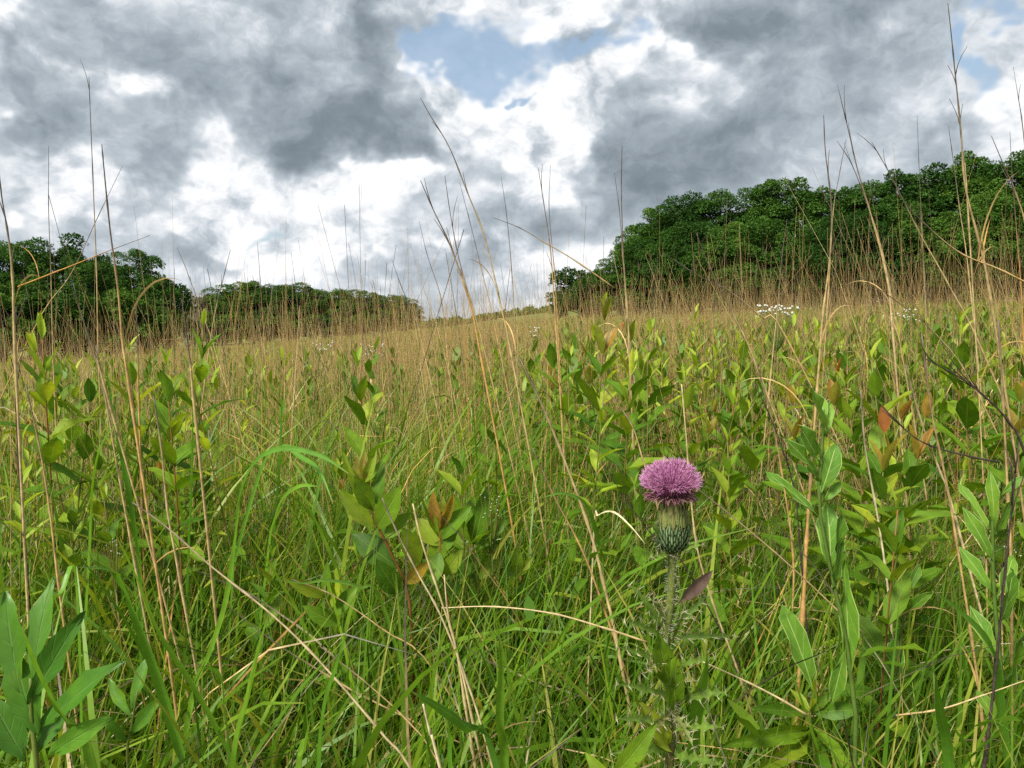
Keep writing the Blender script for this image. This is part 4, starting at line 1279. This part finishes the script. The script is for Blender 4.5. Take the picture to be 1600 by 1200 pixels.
def build_shoots():
    rnd = random.Random(17)
    groups = {'broad': ('leafy_shoot', 'broad leaved green shoot growing among the dry stems', 'broad leaved green shoots'),
              'bronze': ('leafy_shoot', 'broad leaved shoot with bronze young leaves among the dry stems', 'bronze tipped shoots'),
              'lime': ('lime_tipped_shoot', 'narrow leaved shoot with a lime green tip among the dry stems', 'lime tipped shoots')}
    protos = {k: [] for k in groups}
    used = set()
    for k, (nm, lb, g) in groups.items():
        for i in range(4):
            protos[k].append(shoot_proto(k, 31 + i * 7 + len(k), .86, nm, lb, g))

    def place(kind, x, y, H, label=None):
        p = rnd.choice(protos[kind])
        s = H / .86
        loc = (x, y, gz(x, y))
        a = rnd.uniform(0, 6.28)
        tl = (rnd.gauss(0, .07), rnd.gauss(0, .07))
        if p.name not in used:
            used.add(p.name)
            p.location = loc
            p.rotation_euler = (tl[0], tl[1], a)
            p.scale = (s, s, s)
            if label: p['label'] = label
            q = p
        else:
            q = copy_tree(p, loc, a, s, label or groups[kind][1], tl)
        q['group'] = groups[kind][2]
        return q

    def tip(kind, px, py, y, label=None):
        p = at(px, py, y)
        place(kind, p.x, y, p.z - gz(p.x, y), label)
    named = [('lime', 962, 474, 2.3, 'tallest lime tipped shoot, left of the right wood'), ('bronze', 943, 503, 1.6, 'bronze tipped shoot just left of the tallest lime one'),
             ('bronze', 1010, 532, 1.5, 'bronze tipped shoot right of the tallest lime one'), ('lime', 1079, 488, 2.6, 'lime tipped shoot beside the snapped straw'),
             ('lime', 1107, 498, 2.5, 'lime tipped shoot second right of the snapped straw'), ('lime', 1142, 500, 2.6, 'lime tipped shoot left of the white flower cluster'),
             ('lime', 1046, 520, 2.2, 'lime tipped shoot behind the right bronze one'), ('broad', 925, 580, 1.4, 'large leaved shoot below the left bronze one'),
             ('broad', 66, 530, 1.5, 'tall green shoot near the left edge beneath the thin grey stalk'), ('broad', 36, 575, 1.4, 'green shoot at the left edge of the meadow'),
             ('broad', 199, 502, 1.5, 'tallest green shoot at the left, beside the thick tan stalk'), ('broad', 168, 545, 1.6, 'green shoot just left of the tallest left one'),
             ('broad', 228, 548, 1.6, 'green shoot just right of the tallest left one'), ('lime', 1590, 508, 2.0, 'lime tipped shoot at the right edge'),
             ('bronze', 1330, 640, 1.15, 'bronze leaved shoot right behind the pale edged plant'), ('bronze', 1372, 688, 1.05, 'bronze leaved shoot with one big round yellow leaf'),
             ('broad', 1400, 770, 1.0, 'green broad leaved shoot between the two pale edged plants'), ('broad', 1455, 740, 1.1, 'dense leafy shoot in the right hand thicket'),
             ('broad', 1150, 640, 1.4, 'broad leaved shoot behind and right of the thistle flower'), ('broad', 1100, 600, 1.6, 'broad leaved shoot farther behind the thistle flower'),
             ('bronze', 1240, 630, 1.3, 'bronze tipped shoot left of the top of the pale edged plant'), ('lime', 640, 655, 2.0, 'lime tipped shoot behind the middle group'),
             ('broad', 590, 690, 1.7, 'green shoot behind the left bronze one of the middle group'), ('broad', 1140, 770, 1.15, 'low green shoot right of the thistle neck'),
             ('broad', 1180, 700, 1.2, 'leafy shoot between the thistle and the pale edged plant')]
    for k, px, py, y, lb in named:
        tip(k, px, py, y, lb)
    n = 0
    todo = {k: [] for k in groups}
    while n < 290:
        y = 1.25 + 4.6 * rnd.random() ** 1.25
        ang = rnd.uniform(-.64, .66)
        # most of them grow right of the middle, some at the far left
        dens = 1.0 if ang > .04 else (1.0 if ang < -.42 else .16)
        if y > 3.2: dens = max(dens * .9, .45)
        if rnd.random() > dens:
            continue
        if abs(ang - .20) < .09 and y < 1.7:
            continue
        kind = rnd.choices(['broad', 'bronze', 'lime'], [5, 1.5, 4] if y < 2.5 else [3.5, .8, 6])[0]
        H = rnd.uniform(.60, .90) + (.06 if ang > .1 else 0)
        q = place(kind, y * math.tan(ang), y, H)
        todo[kind].append((q, q.location.x, y, 'upright' if abs(q.rotation_euler[1]) < .06 else 'leaning', 'tall' if H > .80 else 'low'))
        n += 1
    name_crowd(todo['broad'], 'green leafy shoot', groups['broad'][2])
    name_crowd(todo['bronze'], 'bronze tipped shoot', groups['bronze'][2])
    name_crowd(todo['lime'], 'lime tipped shoot', groups['lime'][2])
    # still farther off: leafy tips in the mass
    b = Bag()
    r = np.random.default_rng(9)
    for (cnt, y0, y1, m, seg, wid) in [(1900, 2.2, 8.5, 22, 3, 1.05), (2200, 7.5, 28, 13, 2, 1.3)]:
        x, y = wedge(r, cnt, y0, y1, .74)
        for xx, yy in zip(x, y):
            if xx / yy < .02 and r.random() < (.62 if xx / yy > -.45 else .3):
                continue
            H = r.uniform(.55, .90) + .05 * (xx / yy > .05)
            broad = r.random() < .5
            zz = np.linspace(H * .45, H, m)
            base = np.stack([np.full(m, xx) + r.normal(0, .008, m), np.full(m, yy) + r.normal(0, .008, m), ground_z(xx, yy) + zz], 1)
            u = (zz - zz[0]) / (zz[-1] - zz[0])
            ln = r.uniform(.055, .09, m) * (1.0 - .35 * u ** 4)
            tt = np.clip((.30 if broad else .38) + (.20 if broad else .5) * u ** 2 + r.normal(0, .10, m), 0, 1)
            b.add(*blades(base, ln, ln * (.42 if broad else .24) * wid, np.arange(m) * 2.4 + r.uniform(0, 6), 1.25 - .95 * u, np.full(m, .35), seg, tt, np.zeros(m)))
    link('leafy_shoots_far', b.mesh('leafy_shoots_far'), M['leafy'], kind='stuff', label='mass of small leafy tips receding up the meadow', cat='undergrowth')


# ------------------------------------------------------------------ the thistle
def build_thistle():
    d = .72
    r = random.Random(5)
    rn = np.random.default_rng(5)
    stem_px = [(1049, 862), (1050, 900), (1047, 950), (1040, 1000), (1046, 1050), (1054, 1100), (1050, 1150), (1044, 1215)]
    P = [at(px, py, d) for px, py in stem_px]
    q = P[-1]
    g = gz(q.x, q.y)
    P += [q + Vector((-.01, .01, -(q.z - g) * .5)), Vector((q.x - .015, q.y + .02, g - .01))]
    base = P[-1].copy()
    root = empty('thistle', base, 'spiny field thistle with one purple pink flower head standing over the green grass', 'thistle')
    px = d / F_PX
    green = plant_mat('thistle_stem', [(0, (.13, .17, .035)), (1, (.19, .11, .05))], [(0, .7, (.16, .08, .04)), (.55, .2, (.14, .15, .04)), (.8, 0, (.1, .2, .03)), (1, 0, (.1, .2, .03))],
                      transl=.05, gloss=.04, mottle=.2, mscale=250)
    o = link('stem', tube_mesh('stem', [p - base for p in P][::-1], 7.5 * px, 6.5 * px, 30, 10, tint=.1), green, root)
    o.location = (0, 0, 0)
    # fine pale hairs on the stem
    C = catmull([p - base for p in P][::-1], 200)
    n = 900
    k = rn.integers(60, 198, n)
    a = rn.uniform(0, 2 * PI, n)
    dirs = np.stack([np.cos(a), np.sin(a), rn.normal(0, .35, n)], 1)
    dirs /= np.linalg.norm(dirs, axis=1, keepdims=True)
    s0 = C[k] + dirs * (6.3 * px)
    b = Bag()
    b.add(*tubes(np.stack([s0, s0 + dirs * rn.uniform(.0015, .0045, n)[:, None]], 1), np.full((n, 2), .00012), 3, rn.random(n)))
    hair = link('stem_hairs', b.mesh('stem_hairs'), M['white_hair'], root)
    hair.location = (0, 0, 0)
    hair['kind'] = 'stuff'
    # involucre
    top = at(1049, 778, d)
    bot = at(1051, 862, d)
    H = (top - bot).length
    prof = [(0, .30), (.06, .74), (.18, .98), (.34, 1.0), (.52, .92), (.72, .78), (.88, .76), (1.0, .86)]
    R0 = 24.5 * px
    V = []
    for t, w in prof:
        for j in range(18):
            an = j * 2 * PI / 18
            V.append((math.cos(an) * w * R0 * .93, math.sin(an) * w * R0 * .93, t * H))
    idx = np.arange(len(prof) * 18).reshape(len(prof), 18)
    Q = np.stack([idx[:-1], np.roll(idx[:-1], -1, 1), np.roll(idx[1:], -1, 1), idx[1:]], -1).reshape(-1, 4)
    core_m = plant_mat('involucre', [(0, (.05, .085, .028)), (1, (.05, .085, .028))], [(0, 0, (.05, .09, .03)), (.6, .2, (.15, .17, .045)), (.9, .8, (.24, .22, .07)), (1, .9, (.22, .12, .08))],
                       transl=0, gloss=.05, mottle=.2, mscale=400)
    al = np.repeat([t for t, _ in prof], 18)
    mcore = mesh_from('involucre', np.array(V), [Q], np.zeros(len(V)), al)
    core = link('involucre', mcore, core_m, root, Matrix.Translation(bot))
    # bracts: overlapping spine tipped scales
    def bract(L, W, kind):
        Vb = [(-W, 0, 0), (0, 0, .0007), (W, 0, 0), (-W * .95, L * .4, .0006), (0, L * .4, .0016), (W * .95, L * .4, .0006), (-W * .35, L * .82, .0012), (0, L * .82, .0018), (W * .35, L * .82, .0012), (0, L, .0016), (0, L * 1.38, .0042)]
        F = [(0, 1, 4, 3), (1, 2, 5, 4), (3, 4, 7, 6), (4, 5, 8, 7)]
        T = [(6, 7, 9), (7, 8, 9), (6, 9, 10), (9, 8, 10)]
        me = mesh_from('bract', np.array(Vb), [np.array(F), np.array(T)], np.array([0, .8, 0, 0, .95, 0, .3, .9, .3, .9, 1.0]) if kind == 0 else np.array([.2, .5, .2, .2, .5, .2, .3, .5, .3, .9, 1.0]))
        return me
    bm = plant_mat('bract', [(0, (.022, .050, .018)), (.55, (.045, .085, .028)), (.9, (.26, .34, .17)), (1, (.50, .45, .25))], transl=.05, gloss=.08, object_var=.15, mottle=.1, mscale=400)
    bl = plant_mat('slender_bract', [(0, (.06, .085, .025)), (.5, (.20, .23, .06)), (1, (.24, .09, .07))], transl=.1, gloss=.06, object_var=.5, mottle=.15, mscale=400)
    shorts = [bract(.0068, .0016, 0), bract(.0078, .0015, 0)]
    longs = [bract(.0150, .0013, 1), bract(.0170, .0011, 1)]
    for me in shorts: me.materials.append(bm)
    for me in longs: me.materials.append(bl)
    def rad_at(t):
        for (t0, w0), (t1, w1) in zip(prof, prof[1:]):
            if t <= t1:
                return (w0 + (w1 - w0) * (t - t0) / (t1 - t0)) * R0
        return prof[-1][1] * R0
    rings = 12
    for i in range(rings):
        t = .03 + i * .060
        for j in range(19):
            an = (j + .5 * (i % 2)) * 2 * PI / 19 + r.uniform(-.04, .04)
            Rr = rad_at(t) * 1.0
            slope = (rad_at(min(1, t + .08)) - rad_at(t)) / (.08 * H)
            out = Vector((math.cos(an), math.sin(an), 0))
            y = Vector((out.x * slope, out.y * slope, 1)).normalized()
            z = (out - y * out.dot(y)).normalized()
            x = y.cross(z)
            m = Matrix((x, y, z)).transposed().to_4x4()
            me = r.choice(shorts if i < 7 else longs)
            s = r.uniform(.75, 1.3)
            m = m @ Matrix.Rotation(r.gauss(0, .10), 4, 'Z')
            link('bract', me, None, root, Matrix.Translation(bot + out * Rr + Vector((0, 0, t * H))) @ m @ Matrix.Diagonal((s, s, s, 1)))
    # two leafy collar bracts with long spines
    def spiny_leaf(B, dirv, L, W, up, name='leaf', tint=.4, lobes_=5, mat=None, curl=.25):
        """pinnately cut leaf: midrib strip, toothed lobes and spines as one mesh"""
        y = dirv.normalized()
        x = y.cross(up).normalized()
        z = x.cross(y)
        b = Bag()
        n = lobes_ * 2 + 2
        pts = [B + y * L * t - up * curl * L * t * t for t in np.linspace(0, 1, n)]
        rows = []
        for i, p in enumerate(pts):
            t = i / (n - 1)
            w = W * math.sin(PI * min(1, .12 + .86 * t)) ** .8 * (1.0 if i % 2 else .34)
            jit = r.uniform(.75, 1.25)
            rows += [p - x * w * jit + z * w * .5 + y * (w * .4 if i % 2 else 0), p - x * w * .3 + z * w * .1, p + Vector((0, 0, 0)), p + x * w * .3 + z * w * .1, p + x * w * jit + z * w * .5 + y * (w * .4 if i % 2 else 0)]
        idx = np.arange(n * 5).reshape(n, 5)
        Q = np.stack([idx[:-1, :-1], idx[:-1, 1:], idx[1:, 1:], idx[1:, :-1]], -1).reshape(-1, 4)
        b.add(np.array([tuple(v) for v in rows]), Q, tint, 0)
        for i in range(1, n, 2):
            for s in (0, 4):
                e = rows[i * 5 + s]
                inn = rows[i * 5 + 2]
                dv = (e - inn).normalized()
                for q in range(3):
                    dd = (dv + Vector((r.uniform(-.6, .6), r.uniform(-.6, .6), r.uniform(-.4, .6)))).normalized()
                    st = e - dv * q * .0015
                    b.add(*tubes(np.array([[tuple(st), tuple(st + dd * r.uniform(.004, .008))]]), np.array([[.00032, .00008]]), 3, np.array([1.0])))
        return b.mesh(name)
    sm = plant_mat('spiny_leaf', [(0, (.10, .19, .025)), (.4, (.15, .24, .035)), (.7, (.20, .19, .06)), (.95, (.34, .30, .17)), (1, (.60, .54, .36))], transl=.32, gloss=.06, mottle=.25, mscale=120)
    def sl(bx, by, tx, ty, W, tint, dz=0.0, mat=sm, curl=.2, lob=5):
        B = at(bx, by, d)
        T = at(tx, ty, d + dz)
        me = spiny_leaf(B - base, T - B, (T - B).length, W * px, Vector((r.uniform(-.3, .3), -.75, .65)).normalized(), tint=tint, curl=curl, lobes_=lob)
        o = link('leaf', me, mat, root)
        o.location = (0, 0, 0)
        return o
    sl(1046, 862, 1014, 812, 8, .3, -.01, curl=-.05, lob=4)
    sl(1050, 862, 1098, 852, 7, .35, -.02, curl=-.05, lob=4)
    sl(1048, 866, 1020, 868, 8, .4, -.02, curl=.1, lob=3)
    for (bx, by, tx, ty, W, tint, dz) in [
            (1040, 985, 990, 905, 15, .25, -.02), (1042, 990, 1112, 925, 17, .3, .03), (1042, 1000, 975, 960, 16, .45, -.05), (1041, 1000, 1150, 985, 16, .3, .05),
            (1045, 1040, 960, 1000, 16, .5, -.06), (1047, 1045, 1128, 1020, 16, .5, -.05), (1052, 1090, 975, 1060, 16, .35, -.06), (1055, 1095, 1145, 1075, 18, .45, -.04),
            (1052, 1130, 970, 1115, 18, .3, -.06), (1050, 1140, 1140, 1130, 18, .5, -.06), (1047, 1170, 960, 1170, 18, .35, -.07), (1047, 1180, 1135, 1190, 18, .35, -.07),
            (1038, 975, 1022, 925, 12, .7, -.03), (1043, 1010, 1078, 950, 12, .6, -.03), (1046, 1060, 1092, 1060, 14, .8, -.04), (1050, 1110, 1012, 1150, 14, .8, -.05), (1042, 1015, 1010, 1050, 13, .8, -.04),
            (1050, 1110, 1090, 1165, 14, .7, -.05), (1046, 1200, 1000, 1240, 16, .4, -.06), (1046, 1200, 1100, 1235, 16, .4, -.06)]:
        sl(bx, by, tx, ty, W * .55, tint * .8, dz)
    # a smooth purple tinged leaf that stands out to the right, and a broad yellow green one along the stem
    pm = plant_mat('purple_leaf', [(0, (.14, .07, .07)), (1, (.13, .15, .06))], transl=.2, gloss=.06, mottle=.2, mscale=150)
    lf = leaf_mesh('leaf', .22, .5, .5, .05, nl=6, tint=.2, seed=9)
    lf.materials.append(pm)
    o = add_leaf(root, lf, at(1060, 943, d), at(1114, 893, d - .02), 1.15, Vector((.2, -1, .4)))
    o['label'] = 'smooth purple tinged leaf standing out to the right of the stem'
    for (bx, by, tx, ty, w) in [(1046, 1075, 1030, 992, .34), (1050, 1110, 1060, 1030, .30), (1046, 1170, 1000, 1100, .34)]:
        lf = leaf_mesh('leaf', w, .4, .3, .1, wave=3, nl=6, tint=.75, seed=int(bx))
        lf.materials.append(M['leaf'])
        add_leaf(root, lf, at(bx, by, d - .012), at(tx, ty, d - .03), 1.0, Vector((.1, -1, .4)))
    # the flower: several hundred slender florets fanning out of the neck
    neck = at(1047, 779, d)
    fl = plant_mat('florets', [(0, (.46, .12, .38)), (.4, (.62, .20, .52)), (.75, (.76, .35, .68)), (1, (.88, .60, .84))],
                   [(0, .85, (.22, .05, .10)), (.35, .45, (.36, .06, .20)), (.55, 0, (.5, .2, .4)), (.9, 0, (.5, .2, .4)), (1, .25, (.85, .62, .85))], transl=.35, gloss=.04, mottle=.08, mscale=500)
    def florets(n, th0, th1, L0, L1, droop, rad, tint0, tint1):
        phi = np.arange(n) * 2.39996 + rn.uniform(-.15, .15, n)
        th = th0 + (th1 - th0) * np.sqrt((np.arange(n) + .5) / n) + rn.normal(0, .05, n)
        L = rn.uniform(L0, L1, n) * (1.42 - .46 * np.clip(th / 1.15, 0, 1.15) ** 2) * (1 + .05 * np.sin(3 * phi + 1) * np.clip(th, 0, 1))
        S = 7
        t = np.linspace(0, 1, S)
        ang = th[:, None] * (.45 + .65 * t) + droop * (t ** 2) * np.clip(th[:, None] - .9, 0, 1)
        # wiggle near the tip where the lobes of each floret curl
        ang = ang + (rn.normal(0, .25, n)[:, None]) * np.clip(t - .7, 0, 1) * 2.5
        ph = phi[:, None] + (rn.normal(0, .35, n)[:, None]) * np.clip(t - .6, 0, 1)
        st = np.stack([np.sin(ang) * np.cos(ph), np.sin(ang) * np.sin(ph), np.cos(ang)], 2) * (L / (S - 1))[:, None, None]
        p0 = np.stack([np.cos(phi) * th * .0065, np.sin(phi) * th * .0065, np.zeros(n)], 1)
        P = p0[:, None, :] + np.concatenate([np.zeros((n, 1, 3)), np.cumsum(st[:, 1:], axis=1)], 1)
        R = rad * np.array([.9, .9, .9, 1.0, 1.25, 1.15, .55])[None, :] * rn.uniform(.8, 1.2, n)[:, None]
        return tubes(P, R, 4, rn.uniform(tint0, tint1, n)), P
    b = Bag()
    T1, P1 = florets(600, 0.0, 1.15, .0235, .0275, .10, .00031, .15, .95)
    b.add(*T1)
    # split tips: three short curled lobes on each floret
    tipp = P1[:, -1]
    dirp = P1[:, -1] - P1[:, -3]
    dirp /= np.linalg.norm(dirp, axis=1, keepdims=True)
    for q in range(3):
        dv = dirp + rn.normal(0, .55, dirp.shape)
        dv /= np.linalg.norm(dv, axis=1, keepdims=True)
        b.add(*tubes(np.stack([tipp - dirp * .002, tipp - dirp * .002 + dv * .0025, tipp - dirp * .001 + dv * .0042], 1), np.tile([.00026, .0002, .0001], (len(tipp), 1)), 3, rn.uniform(.6, 1, len(tipp))), )
    me = b.mesh('florets')
    flower = link('flower_head', me, fl, root, Matrix.Translation(neck))
    flower['kind'] = 'stuff'
    # faded outer florets, dry and drooping
    fo = plant_mat('faded_florets', [(0, (.10, .03, .05)), (.5, (.26, .07, .14)), (1, (.42, .30, .22))], transl=.15, gloss=.04, mottle=.1, mscale=500)
    b = Bag()
    T2, P2 = florets(240, .95, 1.75, .013, .023, .5, .00028, 0, 1)
    b.add(*T2)
    o = link('faded_florets', b.mesh('faded_florets'), fo, root, Matrix.Translation(neck + Vector((0, 0, -.001))))
    o['kind'] = 'stuff'
M['white_hair'] = plant_mat('pale_hairs', [(0, (.45, .48, .36)), (1, (.62, .62, .52))], transl=.2, gloss=.03, mottle=0)


# ------------------------------------------------------------------ white flowers
def build_white_flowers():
    def cluster(px, py, y, wpx, n, label, name='white_flower_cluster', hpx=24, size=.0032):
        c = at(px, py, y)
        g = gz(c.x, y)
        root = empty(name, (c.x, y, g), label, 'wildflower')
        r = random.Random(n + int(px))
        H = c.z - g
        R = wpx / F_PX * y * .5
        o = link('stem', tube_mesh('stem', [(0, 0, 0), (.01, 0, H * .5), (0, 0, H * .88)], .002, .0014, 6, 5, tint=.3), M['stem'], root)
        o.location = (0, 0, 0)
        V = []
        bag = Bag()
        lat, lon = 3, 7
        for i in range(lat + 1):
            for j in range(lon):
                a = PI * (i / lat) * .85
                V.append((math.sin(a) * math.cos(j * 2 * PI / lon), math.sin(a) * math.sin(j * 2 * PI / lon), math.cos(a) * .8))
        idx = np.arange((lat + 1) * lon).reshape(lat + 1, lon)
        Q = np.stack([idx[:-1], np.roll(idx[:-1], -1, 1), np.roll(idx[1:], -1, 1), idx[1:]], -1).reshape(-1, 4)
        hm = mesh_from('flower_head', np.array(V), [Q], np.tile([1, .6, .9, .3, .8, .5, .7], lat + 1))
        hm.materials.append(M['white_petal'])
        b = Bag()
        for k in range(n):
            rr, a = R * math.sqrt(r.random()), r.uniform(0, 6.28)
            p = Vector((rr * math.cos(a), rr * math.sin(a) * .7, H + r.uniform(-.5, .4) * hpx / F_PX * y * (.5 + .5 * rr / R)))
            h = link('flower_head', hm, None, root)
            h.location = p
            s = size * r.uniform(.75, 1.3) * (y / 2.6) ** .5
            h.scale = (s, s, s)
            q = catmull([Vector((0, 0, H * .86)), Vector((p.x * .5, p.y * .5, H * .92)), p], 4)[None]
            b.add(*tubes(q, np.full((1, 4), .0006), 3, np.array([.2])))
        o = link('flower_stalks', b.mesh('flower_stalks'), M['stem'], root)
        o.location = (0, 0, 0)
    cluster(1216, 484, 2.5, 72, 44, 'flat white flower cluster right of the lime tips, the largest one', size=.0042)
    cluster(1412, 492, 3.0, 50, 24, 'white flower cluster in the dry stems toward the right edge', size=.0036)
    cluster(505, 541, 4.5, 34, 16, 'small white flower cluster left of centre at the top of the grass', size=.0040)
    cluster(580, 545, 4.2, 44, 18, 'small white flower cluster nearest the end of the distant belt', size=.0040)
    cluster(836, 518, 4.0, 24, 12, 'tiny white flower cluster under the tall stalks in the middle', size=.0036)
    cluster(1585, 860, 1.2, 40, 9, 'few pale buds beside the right edge plant', size=.0016)
    cluster(242, 712, 1.6, 60, 30, 'loose scatter of tiny whitish buds in the left tussock', hpx=60, size=.0018)
    cluster(768, 790, 1.3, 44, 18, 'pale round buds over the third leafy shoot of the middle group', hpx=50, size=.0016)
    cluster(178, 850, 1.2, 30, 12, 'tiny green white buds at the brown tip of the broad blade', hpx=50, size=.0014)


build_ground()
build_woods()
build_dead_bush()
build_grass()
make_leaf_meshes()
LEAF['rod2'] = []
M['leaf_dock'] = plant_mat('dock_leaf', [(0, (.04, .13, .010)), (.5, (.065, .18, .013)), (1, (.10, .23, .018))], transl=.28, gloss=.05, rough=.42, object_var=.8, mottle=.12, mscale=40,
                           veins=dict(n=5.0, side=.3, amt=.45, col=(.16, .28, .08)))
for _i, (_w, _f, _c) in enumerate([(.30, .25, .18), (.30, .4, .05)]):
    _me = leaf_mesh('leaf', _w, .5, _f, _c, wave=1.5, nl=6, tint=.5, seed=20 + _i)
    _me.materials.append(M['leaf_dock'])
    LEAF['rod2'].append(_me)
build_shoots()
build_hero_plants()
build_blades()
build_stalks()
build_white_flowers()
build_thistle()
